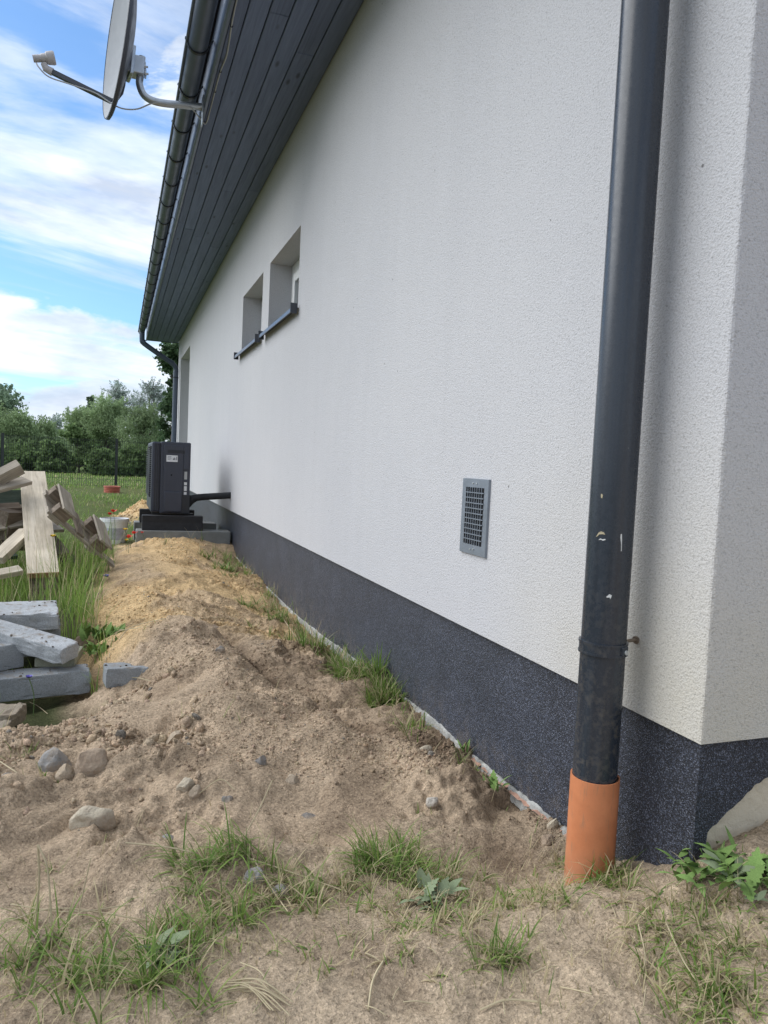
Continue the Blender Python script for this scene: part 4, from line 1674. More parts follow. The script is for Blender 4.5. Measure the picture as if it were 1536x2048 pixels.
for (a, e, ya, yb, wd_, th_, m_, lab) in (
        ((-60, 968), (20, 948), 6.5, 6.7, .09, .022, 'woodgrey', 'thin grey board poking out between the two top timbers'),
        ((-60, 1018), (40, 1012), 6.35, 6.5, .08, .022, 'wooddark', 'thin dark lath just under the green stained board'),
        ((-60, 1062), (48, 1046), 6.15, 6.4, .09, .022, 'woodgrey', 'thin grey lath across the brown beam ends'),
        ((-20, 1098), (52, 1072), 6.2, 6.5, .10, .025, 'wooddark', 'dark board lying behind the pale slanting board'),
        ((118, 1062), (96, 1042), 6.3, 6.9, .08, .025, 'woodgrey', 'short grey board end between leaning board and pallet'),
        ((-30, 1110), (30, 1106), 6.0, 6.1, .12, .03, 'woodgreen', 'mossy green board low in the grass at the left edge'),
        ((130, 1110), (100, 1075), 5.95, 6.5, .09, .025, 'wooddark', 'dark board lying under the pallet in the grass')):
    o = plank('wooden_board', M[m_], at(*a, ya), at(*e, yb), wd_, th_, (.05, -.5, .85), len(lab))
    tag(o, lab, 'board')

# broken pallet tipped on its edge
pal = empty('wooden_pallet', at(160, 1095, 5.9), 'broken grey wooden pallet tipped up beside the pale leaning board', 'pallet')
U = Vector((.680, .05, -.733)).normalized()
W_ = Vector((-.16, .90, .38)).normalized()
U = (U - W_ * U.dot(W_)).normalized()
Nn = W_.cross(U).normalized()
if Nn.z < 0:
    Nn = -Nn
PO = at(97, 1026, 5.75)
PS = 1.0


def pbox(name, m, u0, u1, n0, n1, w0, w1, seed):
    u0, u1, n0, n1, w0, w1 = [q * PS for q in (u0, u1, n0, n1, w0, w1)]
    c = PO + U * (u0 + u1) / 2 + Nn * (n0 + n1) / 2 + W_ * (w0 + w1) / 2
    ax = [U, W_, Nn] if U.cross(W_).dot(Nn) > 0 else [U, -W_, Nn]
    hf = [(u1 - u0) / 2, (w1 - w0) / 2, (n1 - n0) / 2]
    if hf[1] > hf[0] * 1.5:
        ax = [ax[1], -ax[0], ax[2]]
        hf = [hf[1], hf[0], hf[2]]
    noisy_box(name, m, c, ax, hf, pal, 2, .002, None, 0, seed, .003)


pbox('runner_board', M['woodgrey'], -.01, .68, -.010, .012, 0, .085, 1)
pbox('runner_board', M['woodgrey'], .0, .66, -.010, .012, .30, .385, 2)
for (u0, u1) in ((.02, .14), (.40, .52)):
    pbox('spacer_block', M['wooddark'], u0, u1, .013, .088, .004, .080, 3 + u0)
    pbox('spacer_block', M['wooddark'], u0, u1, .013, .088, .305, .380, 5 + u0)
    pbox('deck_board', M['woodgrey'], u0 + .02, u1 + .025, .089, .107, -.012, .41, 7 + u0)
    pbox('cross_board', M['woodgrey'], u0 - .005, u1 - .02, -.030, -.0105, -.0, .40, 9 + u0)
pbox('deck_board', M['wooddark'], .26, .33, .013, .030, .01, .39, 15)

# crumpled black plastic sheet in the gap behind the leaning board
rs_ = random.Random(8)
cx_, cy_ = at(135, 1085, 6.15).x, 6.15
gz_ = 18
vs = []
for i_ in range(gz_ + 1):
    for j_ in range(gz_ + 1):
        u_, v_ = i_ / gz_ - .5, j_ / gz_ - .5
        hgt = .24 * max(0, 1 - 2.2 * abs(u_)) * max(0, 1 - 2.2 * abs(v_)) ** .5
        q_ = mnoise.noise(Vector((u_ * 6, v_ * 6, 2))) * .05 + mnoise.noise(Vector((u_ * 15, v_ * 15, 5))) * .02
        vs.append((cx_ + u_ * .55, cy_ + v_ * .6, Hf(cx_, cy_) + hgt + q_ * (1 if hgt > .01 else .3)))
fs = [(i_ * (gz_ + 1) + j_, (i_ + 1) * (gz_ + 1) + j_, (i_ + 1) * (gz_ + 1) + j_ + 1, i_ * (gz_ + 1) + j_ + 1) for i_ in range(gz_) for j_ in range(gz_)]
b = MB()
b.add(vs, fs)
o = b.build('plastic_sheet', simple('black_plastic_film', (.012, .012, .014), .35), None)
tag(o, 'crumpled black plastic sheet in the grass behind the wooden pallet', 'plastic sheet')

# ------------------------------------------------------------------ granite slabs
def slab(p0, p1, wid, thk, face, m, label, seed, rough=None, ra=.006, name='stone_slab', cat='slab', group='loose stone slabs'):
    p0, p1 = Vector(p0), Vector(p1)
    a = (p1 - p0).normalized()
    f = Vector(face)
    f = (f - a * f.dot(a)).normalized()
    s = f.cross(a)
    o = noisy_box(name, m, (p0 + p1) / 2, [a, s, f], [(p1 - p0).length / 2, wid / 2, thk / 2], None, 12, .0014, rough, ra, seed, .006)
    tag(o, label, cat, group)
    return o


# lowest front slab
SOILSTONE = make_granite('brown_rubble', (0.27, 0.225, 0.17), 0.25)
zf = -.12
slab((-1.72, 3.60, -.066), (-1.235, 3.66, -.058), .15, .105, (0, 0, 1), M['granite'], 'long blue-grey slab lowest at the front of the stone stack', 1, (0, 1), .012)
slab((-1.85, 3.62, .045), (-1.575, 3.80, .045), .20, .115, (0, 0.05, 1), M['granite'], 'chamfered grey block at the left edge, on the lowest slab', 2)
slab((-1.46, 3.82, .013), (-1.285, 3.80, .008), .24, .045, (.03, 0, 1), M['greenblock'], 'thin greenish slab under the end of the slanting slab', 3)
slab((-1.79, 3.93, .155), (-1.315, 3.62, .072), .125, .078, (-.05, -.1, 1), M['granite_lt'], 'pale rough-edged slab slanting across the top of the stone stack', 4, (1, -1), .010)
slab((-1.84, 4.12, .150), (-1.41, 4.17, .143), .30, .085, (0, -.04, 1), M['granite_lt'], 'pale flat slab at the back, topmost of the stone stack', 5, (1, -1), .007)
slab((-1.82, 4.16, .028), (-1.40, 4.20, .028), .26, .16, (0, 0, 1), M['granite'], 'grey slab half hidden under the pale flat slab', 6)
slab((-1.165, 3.47, .002), (-.84, 3.50, -.006), .17, .085, (0, .1, 1), M['granite'], 'dark grey slab end sticking out of the sand mound', 7, (0, 1), .006)
slab((-1.62, 3.28, -.085), (-1.49, 3.22, -.08), .13, .06, (.1, -.1, 1), SOILSTONE, 'brown weathered stone block at the left edge below the slabs', 8, (0, 1), .012, 'stone_block', 'stone')
slab((-1.62, 3.02, -.055), (-1.50, 2.98, -.055), .10, .05, (.2, -.1, 1), SOILSTONE, 'flat weathered stone at the left edge, lowest of the rubble', 9, (0, 1), .010, 'stone_block', 'stone')


# ------------------------------------------------------------------ stones
def stone_mat(name, base):
    m, t, b = mat(name, base, 0.92, 0, 0.15)
    v = coord(t)
    n = noise(t, v, 24.0, 8, 0.68)
    r = ramp(t, [(0.28, tuple(c * .68 for c in base)), (0.5, base), (0.74, tuple(c * 1.25 for c in base))])
    L(t, n, 'Fac', r, 0)
    # dried soil clinging to it
    d = noise(t, v, 9.0, 8, 0.7)
    rd = ramp(t, [(0.44, 0.0), (0.60, 0.9)])
    L(t, d, 'Fac', rd, 0)
    c = mixc(t, rd.outputs[0], r.outputs[0], (.37, .295, .22))
    t.links.new(c, b.inputs['Base Color'])
    g = noise(t, v, 130.0, 6, 0.7)
    b1 = bump(t, b, g.outputs['Fac'], 0.6, 0.006)
    bump(t, b, noise(t, v, 34.0, 6, 0.65).outputs['Fac'], 0.7, 0.014, b1)
    return m


SM = {'pale': stone_mat('pale_stone', (0.50, 0.435, 0.33)), 'grey': stone_mat('blue_grey_stone', (0.31, 0.30, 0.285)), 'tan': stone_mat('tan_stone', (0.42, 0.34, 0.25)),
      'white': stone_mat('white_stone', (0.52, 0.48, 0.42)), 'slate': stone_mat('slate_stone', (0.225, 0.21, 0.195)), 'brown': stone_mat('brown_stone', (0.33, 0.25, 0.18))}


def stone(px, py, size, m, label, seed, sink=.35, rz=0.0, tilt=0.0, facets=6):
    p = gp(px, py)
    bm = bmesh.new()
    bmesh.ops.create_icosphere(bm, subdivisions=4, radius=1.0)
    rnd = random.Random(seed)
    planes = []
    for k in range(facets):
        d = Vector((rnd.uniform(-1, 1), rnd.uniform(-1, 1), rnd.uniform(-.6, 1))).normalized()
        planes.append((d, rnd.uniform(.62, .88)))
    for v in bm.verts:
        for d, q in planes:
            e = v.co.dot(d) - q
            if e > 0:
                v.co -= d * e * .92
        v.co += v.co.normalized() * (.10 * mnoise.noise(v.co * 2.0 + Vector((seed, 0, 0))) + .05 * mnoise.noise(v.co * 5 + Vector((0, seed, 0))) + .02 * mnoise.noise(v.co * 14 + Vector((0, seed, 0))))
        v.co = Vector((v.co.x * size[0] * .46, v.co.y * size[1] * .46, v.co.z * size[2] / 2))
    me = bpy.data.meshes.new('stone')
    bm.to_mesh(me)
    bm.free()
    me.polygons.foreach_set('use_smooth', [True] * len(me.polygons))
    me.set_sharp_from_angle(angle=rad(38))
    me.materials.append(SM[m])
    o = bpy.data.objects.new('stone', me)
    COL.objects.link(o)
    o.location = p + Vector((0, 0, size[2] * (.30 - sink)))
    o.rotation_euler = (tilt, tilt * .5, rz)
    tag(o, label, 'stone', 'stones on the dug soil')
    return o


stone(190, 1622, (.135, .085, .085), 'pale', 'big smooth pale stone half sunk in the soil at lower left', 2, .25, .25, .1)
stone(112, 1545, (.115, .09, .12), 'grey', 'angular blue-grey stone standing at left of the soil slope', 5, .30, .2, .25, 8)
stone(185, 1545, (.13, .09, .10), 'brown', 'brown crusty stone just right of the blue-grey angular stone', 8, .35, .5, .3, 7)
stone(130, 1560, (.06, .05, .07), 'tan', 'small tan stone wedged between the blue-grey and brown stones', 9, .3, .1, .2)
stone(350, 1490, (.085, .05, .07), 'tan', 'tan wedge-shaped stone at the foot of the steep soil bank', 11, .3, .9, .35)
stone(372, 1565, (.055, .045, .06), 'pale', 'rounded tan stone, left one of a touching pair mid-slope', 13, .25, .3, .2)
stone(390, 1570, (.04, .035, .05), 'tan', 'small brownish stone, right one of the touching pair mid-slope', 14, .25, .3, .2)
stone(865, 1610, (.05, .036, .042), 'white', 'small whitish stone lying alone on smooth sand near the wall', 17, .2, .4, .3, 8)
stone(850, 1508, (.058, .04, .038), 'pale', 'pale round stone beside the wall grass above the whitish stone', 19, .3, .2)
stone(620, 1594, (.055, .035, .022), 'slate', 'flat slate-grey stone lying in the middle of the sand', 23, .3, -.2)
stone(520, 1523, (.058, .05, .06), 'slate', 'dark slate stone stuck upright in the middle of the soil', 29, .4, .6, .4, 8)
stone(582, 1548, (.055, .045, .045), 'tan', 'tan soil-coloured stone right of the upright slate stone', 31, .45, .2)
stone(455, 1585, (.036, .03, .032), 'slate', 'small dark stone under the earth lip mid-left', 33, .3, .2)
stone(512, 1770, (.062, .05, .055), 'grey', 'grey stone among the grass blades in the lower middle', 37, .3, .1, .2)
stone(560, 1785, (.045, .04, .035), 'grey', 'smaller grey stone right of the grass-bound grey stone', 39, .35, .4)
stone(335, 1692, (.034, .028, .026), 'grey', 'small round grey pebble left of the straw stalk', 41, .3)
stone(85, 1905, (.055, .045, .045), 'brown', 'brown stone between grass tufts at lower left', 43, .35, .1)
stone(724, 1692, (.028, .022, .02), 'pale', 'small pale pebble above the middle grass tuft', 47, .3)
stone(255, 1405, (.11, .06, .04), 'pale', 'pale flat stone below the slab end in the mound', 53, .4, .3)
stone(1105, 1668, (.04, .03, .045), 'pale', 'pale chip of stone left of the orange pipe', 59, .3, .3, .3)
stone(1095, 1690, (.05, .04, .03), 'brown', 'brown clod of stone at the rim of the hole by the orange pipe', 61, .3, .8)
stone(440, 1311, (.05, .045, .045), 'slate', 'dark pebble on the crest of the brown mound', 67, .3)
stone(425, 1250, (.09, .07, .05), 'brown', 'sandy clod of stone on the yellow sand', 71, .35, .3)
stone(160, 1290, (.09, .07, .10), 'brown', 'tan rubble stone between the green weeds and the slabs', 73, .2, .3, .2)
stone(15, 1585, (.06, .05, .05), 'slate', 'dark grey stone at the left picture edge by the grass sprig', 79, .3)

# ------------------------------------------------------------------ loose clods (uncountable)
def clods(n, xr, yr, smin, smax, seed, pw=2.6, maskf=None):
    rng = np.random.default_rng(seed)
    bm = bmesh.new()
    bmesh.ops.create_icosphere(bm, subdivisions=1, radius=1.0)
    bv = np.array([v.co[:] for v in bm.verts])
    bf = np.array([[v.index for v in f.verts] for f in bm.faces])
    bm.free()
    x = rng.uniform(*xr, n * 3)
    y = rng.uniform(*yr, n * 3)
    s = sand_mask(x, y)
    cl_ = np.clip(0.15 + 1.8 * fbm(x * 2.1 + 9, y * 2.1, 3, 91), 0.03, 1)
    keep = rng.random(n * 3) < s * cl_
    if maskf is not None:
        keep &= rng.random(n * 3) < maskf(x, y)
    x, y = x[keep][:n], y[keep][:n]
    z = H(x, y)
    k = len(x)
    sz = smin + (smax - smin) * rng.random(k) ** pw * rng.random(k) ** .6
    an = rng.uniform(0, 2 * math.pi, (k, 3))
    sc3 = sz[:, None] * rng.uniform(.5, 1.3, (k, 3))
    V = bv[None] * (1 + .30 * rng.normal(size=(k, len(bv), 1)).clip(-1.4, 1.4)) * sc3[:, None, :]
    ca, sa = np.cos(an), np.sin(an)
    for (i, j, q) in ((0, 1, 0), (1, 2, 1), (0, 2, 2)):
        a, b_ = V[..., i].copy(), V[..., j].copy()
        V[..., i] = a * ca[:, None, q] - b_ * sa[:, None, q]
        V[..., j] = a * sa[:, None, q] + b_ * ca[:, None, q]
    V += np.stack([x, y, z + sz * .12], -1)[:, None, :]
    F = bf[None] + (np.arange(k) * len(bv))[:, None, None]
    c = ground_col(x[:, None], y[:, None])[:, 0]
    c = c * rng.uniform(.95, 1.28, (k, 1)) * (1 + .02 * rng.normal(size=(k, 3)))
    gpb = rng.random(k) < .025
    c[gpb] = np.array([.37, .33, .28]) * rng.uniform(.75, 1.3, (gpb.sum(), 1))
    C = np.repeat(c[:, None, :], len(bv), 1)
    return V.reshape(-1, 3), F.reshape(-1, 3), C.reshape(-1, 3)


parts = [clods(26000, (-1.75, .02), (1.5, 3.3), .0009, .0045, 13, 1.6), clods(12000, (-1.35, .02), (3.2, 7.6), .0018, .008, 14, 1.8), clods(7000, (-1.6, .2), (.8, 1.6), .0007, .0028, 15, 1.6),
         clods(7000, (-1.75, .02), (1.5, 4.2), .0012, .012, 3, 4.0),
         clods(2200, (-1.35, .02), (4.0, 7.8), .002, .016, 4, 3.8),
         clods(2600, (-1.6, .1), (.75, 1.7), .0010, .0045, 5),
         clods(900, (-1.5, -.85), (1.95, 3.2), .004, .026, 6, 2.6),
         clods(380, (-.28, -.02), (1.45, 2.3), .002, .010, 8, 2.0),
         clods(300, (-1.2, -.3), (10.6, 12.0), .008, .03, 9, 1.6)]


def crumbs_on(objs, n, seed):
    """dark crumbs lying on the upper faces of slabs"""
    rng = np.random.default_rng(seed)
    bm = bmesh.new()
    bmesh.ops.create_icosphere(bm, subdivisions=1, radius=1.0)
    bv = np.array([v.co[:] for v in bm.verts])
    bf = np.array([[v.index for v in f.verts] for f in bm.faces])
    bm.free()
    P = []
    for o in objs:
        mw = o.matrix_basis
        pts = []
        for f in o.data.polygons:
            nw = mw.to_3x3() @ f.normal
            if nw.z > .8:
                pts.append([mw @ o.data.vertices[i].co for i in f.vertices])
        for q in range(n):
            vs = pts[rng.integers(len(pts))]
            w = rng.random(len(vs))
            w /= w.sum()
            P.append(sum((v * float(a) for v, a in zip(vs, w)), Vector()))
    P = np.array([p[:] for p in P])
    k = len(P)
    sz = .0015 + .0055 * rng.random(k) ** 3
    V = bv[None] * (1 + .3 * rng.normal(size=(k, len(bv), 1)).clip(-1.4, 1.4)) * (sz[:, None] * rng.uniform(.6, 1.3, (k, 3)))[:, None, :]
    V += (P + np.array([0, 0, .001]))[:, None, :]
    F = bf[None] + (np.arange(k) * len(bv))[:, None, None]
    c = np.array([.15, .125, .10]) * rng.uniform(.6, 1.9, (k, 1))
    return V.reshape(-1, 3), F.reshape(-1, 3), np.repeat(c[:, None, :], len(bv), 1).reshape(-1, 3)


parts.append(crumbs_on([o_ for o_ in COL.objects if o_.name.startswith('stone_slab')], 26, 5))
off = 0
VV, FF, CC = [], [], []
for V, F, C in parts:
    VV.append(V)
    FF.append(F + off)
    CC.append(C)
    off += len(V)
cm = fast_mesh('loose_soil_clods', np.concatenate(VV), None, np.concatenate(FF), np.concatenate(CC), False)
o = link('loose_soil_clods', cm, M['soil'])
tag(o, 'loose crumbs of soil and grit scattered over the dug ground', 'soil', None, 'stuff')


# ------------------------------------------------------------------ grass
def blades(P, h, wd, az, lean, col0, col1, curl=1.0, segs=3):
    """curved blades; P (n,3), h (n), wd (n), az (n), lean (n) 0 upright .. 1+ lying"""
    n = len(P)
    ts = np.linspace(0, 1, segs + 1)
    dirx, diry = np.cos(az), np.sin(az)
    sx, sy = -diry, dirx
    V = np.zeros((n, 2 * segs + 1, 3))
    C = np.zeros((n, 2 * segs + 1, 3))
    ang = lean[:, None] * (0.35 + curl * ts[None]) * 1.1
    dl = h / segs
    pos = P.copy()
    for i, t in enumerate(ts):
        if i:
            a = ang[:, i]
            pos = pos + np.stack([dirx * np.sin(a), diry * np.sin(a), np.cos(a)], -1) * dl[:, None]
        w_ = wd * (1 - t) ** .6 * .5
        cc = col0 * (1 - t) + col1 * t
        if i < segs:
            V[:, 2 * i] = pos + np.stack([sx * w_, sy * w_, 0 * w_], -1)
            V[:, 2 * i + 1] = pos - np.stack([sx * w_, sy * w_, 0 * w_], -1)
            C[:, 2 * i] = cc
            C[:, 2 * i + 1] = cc
        else:
            V[:, 2 * i] = pos
            C[:, 2 * i] = cc
    m = 2 * segs + 1
    q = np.array([[2 * i, 2 * i + 1, 2 * i + 3, 2 * i + 2] for i in range(segs - 1)])
    t3 = np.array([[2 * segs - 2, 2 * segs - 1, 2 * segs]])
    offs = (np.arange(n) * m)[:, None, None]
    return V.reshape(-1, 3), (q[None] + offs).reshape(-1, 4), (t3[None] + offs).reshape(-1, 3), C.reshape(-1, 3)


class Grass:
    def __init__(self):
        self.V, self.Q, self.T, self.C = [], [], [], []
        self.n = 0

    def add(self, x, y, h, wd, lean, green, dry, curl=1.0, az=None, dz=-.004, segs=3, rng=None):
        n = len(x)
        rng = rng or RNG
        P = np.stack([x, y, H(x, y) + dz], -1)
        az = rng.uniform(0, 2 * math.pi, n) if az is None else az
        g = np.array([.11, .195, .038])
        g2 = np.array([.23, .32, .075])
        d = np.array([.56, .47, .29])
        d2 = np.array([.42, .35, .20])
        mixv = rng.random((n, 1))
        isd = (rng.random((n, 1)) < dry)
        c0 = np.where(isd, d2, g * (1 - mixv) + g2 * mixv) * rng.uniform(.65, 1.25, (n, 1)) * green
        c1 = np.where(isd, d, (g * (1 - mixv) + g2 * mixv) * 1.15) * rng.uniform(.75, 1.25, (n, 1)) * green
        tip = (rng.random((n, 1)) < .12) & ~isd
        c1 = np.where(tip, d, c1)
        V, Q, T, C = blades(P, h, wd, az, lean, c0, c1, curl, segs)
        self.V.append(V)
        self.Q.append(Q + self.n)
        self.T.append(T + self.n)
        self.C.append(C)
        self.n += len(V)

    def build(self, name, label):
        me = fast_mesh(name, np.concatenate(self.V), np.concatenate(self.Q), np.concatenate(self.T), np.concatenate(self.C), True)
        o = link(name, me, M['grass'])
        tag(o, label, 'grass', None, 'stuff')
        return o


# foreground tufts: (px, py, radius m, count, height, dry share, lean, preferred azimuth or None)
TUFTS = [
    (455, 1745, .10, 230, .11, .10, .95, 2.7), (400, 1770, .07, 90, .09, .15, 1.0, 3.0), (520, 1800, .10, 170, .07, .45, 1.0, None), (590, 1790, .07, 120, .06, .45, .9, None),
    (640, 1790, .07, 170, .08, .25, .8, None), (700, 1770, .06, 110, .06, .4, .9, None), (790, 1725, .09, 330, .10, .12, .75, None), (850, 1740, .08, 230, .085, .2, .85, None),
    (740, 1720, .05, 120, .10, .1, .8, 2.5), (900, 1760, .07, 150, .07, .35, .9, None), (830, 1830, .10, 220, .06, .45, 1.0, None), (930, 1850, .09, 170, .05, .55, 1.0, None), (860, 1880, .08, 130, .05, .4, .9, None),
    (370, 1900, .11, 280, .10, .15, .85, None), (320, 1960, .12, 380, .11, .12, .85, None), (250, 1985, .11, 320, .10, .15, .85, None), (400, 1860, .08, 150, .08, .3, .9, None),
    (440, 1830, .09, 150, .06, .4, 1.0, None), (60, 1940, .08, 150, .10, .2, .8, None), (20, 1920, .07, 110, .10, .25, .8, None), (120, 1900, .09, 90, .09, .3, .9, None), (180, 1960, .07, 100, .07, .3, .9, None),
    (30, 2010, .08, 70, .08, .4, 1.0, None), (1170, 1750, .06, 190, .075, .3, .9, None), (1200, 1765, .055, 150, .09, .2, 1.0, None), (1120, 1735, .05, 80, .06, .4, .9, None), (1250, 1770, .05, 70, .06, .3, .9, None),
    (1050, 1790, .07, 120, .055, .4, 1.0, None), (1100, 1810, .07, 110, .05, .4, 1.0, None), (1140, 1840, .06, 70, .05, .5, 1.0, None), (995, 1935, .05, 130, .075, .15, .85, None), (1030, 1950, .04, 50, .05, .35, .9, None),
    (1320, 1830, .09, 150, .06, .4, 1.0, None), (1370, 1870, .10, 200, .07, .4, 1.0, None), (1340, 1910, .09, 150, .06, .5, 1.0, None), (1420, 1930, .08, 150, .075, .35, .9, None), (1450, 1980, .08, 170, .07, .3, .9, None), (1390, 2000, .07, 110, .06, .4, 1.0, None),
    (1500, 1960, .06, 90, .06, .3, 1.0, None), (1480, 1790, .07, 110, .05, .45, 1.0, None), (1410, 1790, .06, 80, .05, .5, 1.0, None), (1530, 1860, .06, 70, .05, .4, 1.0, None), (650, 1960, .05, 40, .035, .5, 1.0, None), (780, 1930, .06, 40, .035, .6, 1.0, None),
    (690, 1895, .05, 30, .03, .5, 1.0, None), (850, 1960, .06, 50, .035, .6, 1.0, None), (530, 1920, .05, 40, .04, .6, 1.0, None), (100, 1725, .02, 30, .02, .1, .8, None), (850, 1625, .03, 16, .04, .1, .5, None),
    (40, 1525, .05, 40, .05, .2, .6, None), (75, 1580, .03, 12, .05, .3, .6, None),
    (845, 1400, .06, 170, .13, .15, .6, None), (800, 1395, .08, 260, .14, .15, .7, None), (755, 1375, .08, 240, .13, .3, .8, None), (705, 1345, .09, 260, .15, .35, .8, None), (675, 1320, .08, 140, .13, .5, .7, None), (635, 1300, .12, 110, .12, .4, .6, None), (600, 1290, .12, 50, .09, .5, .8, None), (560, 1240, .14, 110, .11, .35, .9, None),
    (520, 1212, .14, 100, .11, .35, .9, None), (455, 1140, .12, 150, .11, .3, .9, None), (430, 1118, .16, 130, .12, .3, .7, None), (470, 1160, .10, 50, .08, .4, .9, None), (540, 1270, .2, 60, .07, .5, .8, None), (925, 1540, .03, 26, .07, .1, .5, None), (960, 1560, .03, 20, .05, .5, .7, None), (400, 1085, .12, 40, .13, .5, .5, None), (330, 1090, .10, 20, .12, .6, .5, None),
]
fg = Grass()
rng = np.random.default_rng(12)
for (px_, py_, rr, n_, hh_, dry, ln, azp) in TUFTS:
    p = gp(px_, py_)
    if py_ < 1450 and px_ > 400:
        dry, n_, hh_ = .12, int(n_ * 1.25), hh_ * 1.1
    elif px_ < 420 and py_ > 1840:
        n_ = int(n_ * .62)
    n_ = int(n_ * .72)
    k = max(1, n_ // 9)
    cx = rng.normal(0, rr * .55, k)
    cy = rng.normal(0, rr * .45, k)
    ci = rng.integers(0, k, n_)
    x = p.x + cx[ci] + rng.normal(0, .006, n_)
    y = p.y + cy[ci] + rng.normal(0, .006, n_)
    x = np.where((y > 1.14) & (x > .005), -.55 * np.abs(x), x)
    h = hh_ * rng.uniform(.35, 1.3, n_)
    wd = rng.uniform(.0020, .0056, n_) * (1 if p.y < 2.6 else 1.6)
    lean = np.clip(1.2 * ln * rng.normal(1, .35, n_), .05, 1.65)
    az = None if azp is None else rng.normal(azp, .9, n_)
    fg.add(x, y, h, wd, lean, .95, min(.9, dry * 1.25 + .03), 1.0, az, -.004, 4, rng)
    m_ = n_ // 2
    fg.add(p.x + rng.normal(0, rr * .8, m_) * np.where(p.x > -.1, .5, 1), p.y + rng.normal(0, rr * .6, m_), rng.uniform(.015, .06, m_), rng.uniform(.001, .003, m_), rng.uniform(.9, 1.5, m_), 1.0, .8, .4, None, .001, 2, rng)
# scrappy strip of weeds along the foot of the plinth
for k in range(64):
    yy_ = 2.25 + 5.2 * rng.random() ** 1.1
    xx_ = -abs(rng.normal(.05, .07)) - .01
    n_ = int(rng.integers(8, 34))
    hh_ = rng.uniform(.05, .14)
    x = xx_ + rng.normal(0, .02, n_)
    x = np.where(x > .005, -.5 * np.abs(x), x)
    fg.add(x, yy_ + rng.normal(0, .045, n_), hh_ * rng.uniform(.4, 1.3, n_), rng.uniform(.0025, .0065, n_), np.clip(rng.normal(.8, .35, n_), .05, 1.6), rng.uniform(.75, 1.1), rng.uniform(.05, .6), 1.0, None, -.004, 4, rng)
# dry litter lying on the trodden soil
n_ = 2300
x = rng.uniform(-1.5, .5, n_ * 2)
y = rng.uniform(.7, 1.85, n_ * 2)
dn = np.clip(.35 + 1.3 * fbm(x * 3, y * 3, 3, 131), .05, 1)
kp = rng.random(n_ * 2) < dn * np.where(y < 1.6, 1, .25)
x, y = x[kp][:n_], y[kp][:n_]
ok = ~((x > -.02) & (y > 1.1))
x, y = x[ok], y[ok]
fg.add(x, y, rng.uniform(.01, .055, len(x)), rng.uniform(.001, .0026, len(x)), rng.uniform(1.2, 1.5, len(x)), 1.0, .85, .15, None, .003, 2, rng)
n_ = 420
x = rng.uniform(-1.2, -.03, n_)
y = rng.uniform(1.8, 7.4, n_)
fg.add(x, y, rng.uniform(.015, .08, n_), rng.uniform(.001, .0028, n_), rng.uniform(1.2, 1.5, n_), 1.0, .92, .2, None, .004, 3, rng)
fg.build('foreground_grass', 'trodden green and dry grass tufts on the bare soil')

# long straws and stalks (each a single thin stem)
st = MB()


def straw(pts, r_):
    st.tube(bez(pts, 14), r_, 5)


def gq(px_, py_, dz=0.0):
    p = gp(px_, py_)
    return p + Vector((0, 0, dz))


p = gq(488, 1705)
straw([p, p + (at(545, 1560, p.y + .02) - p) * .5 + Vector((.003, 0, 0)), at(545, 1560, p.y + .03)], .0016)
p = gq(70, 1880)
straw([p, at(78, 1760, p.y), at(76, 1690, p.y)], .0022)
straw([at(76, 1690, p.y), at(95, 1740, p.y - .02), at(104, 1860, p.y - .04)], .0019)
p = gq(150, 1880)
straw([p, at(165, 1790, p.y), at(182, 1715, p.y)], .0012)
straw([gq(500, 1750, .01), gq(600, 1765, .012), gq(695, 1780, .008)], .0014)
straw([gq(505, 1755, .02), gq(545, 1795, .015), gq(575, 1840, .006)], .0014)
straw([gq(0, 1890, .02), gq(120, 1855, .03), gq(300, 1860, .01)], .0014)
straw([gq(20, 1845, .02), gq(140, 1860, .02), gq(260, 1835, .012)], .0013)
straw([gq(250, 1735, .02), gq(330, 1738, .02), gq(385, 1742, .01)], .0018)
for k in range(9):
    a = (455 + rng.uniform(-15, 25), 2005 + rng.uniform(-14, 14))
    e = (560 + rng.uniform(-25, 25), 2040 + rng.uniform(-14, 26))
    straw([gq(*a, .008), gq((a[0] + e[0]) / 2, (a[1] + e[1]) / 2 - 4, .014), gq(*e, .006)], .0013)
straw([gq(480, 1960, .01), gq(520, 1990, .012), gq(545, 2030, .006)], .0013)
straw([gq(735, 2045, .004), gq(745, 1990, .006), gq(770, 1950, .004)], .0022)
straw([gq(1120, 1990, .004), gq(1150, 2020, .02), gq(1180, 2045, .03)], .0013)
straw([gq(960, 2040, .006), gq(1010, 2028, .008), gq(1075, 2024, .006)], .0018)
straw([gq(1270, 1980, .006), gq(1290, 1930, .01), gq(1275, 1880, .02)], .0014)
straw([gq(1330, 1870, .02), gq(1365, 1930, .02), gq(1400, 1970, .01)], .0016)
for k in range(26):
    q = gq(rng.uniform(700, 1530), rng.uniform(1820, 2045), .005)
    a = rng.uniform(0, 6.28)
    l_ = rng.uniform(.02, .06)
    straw([q, q + Vector((math.cos(a) * l_ / 2, math.sin(a) * l_ / 2, .004)), q + Vector((math.cos(a) * l_, math.sin(a) * l_, .002))], .0011)
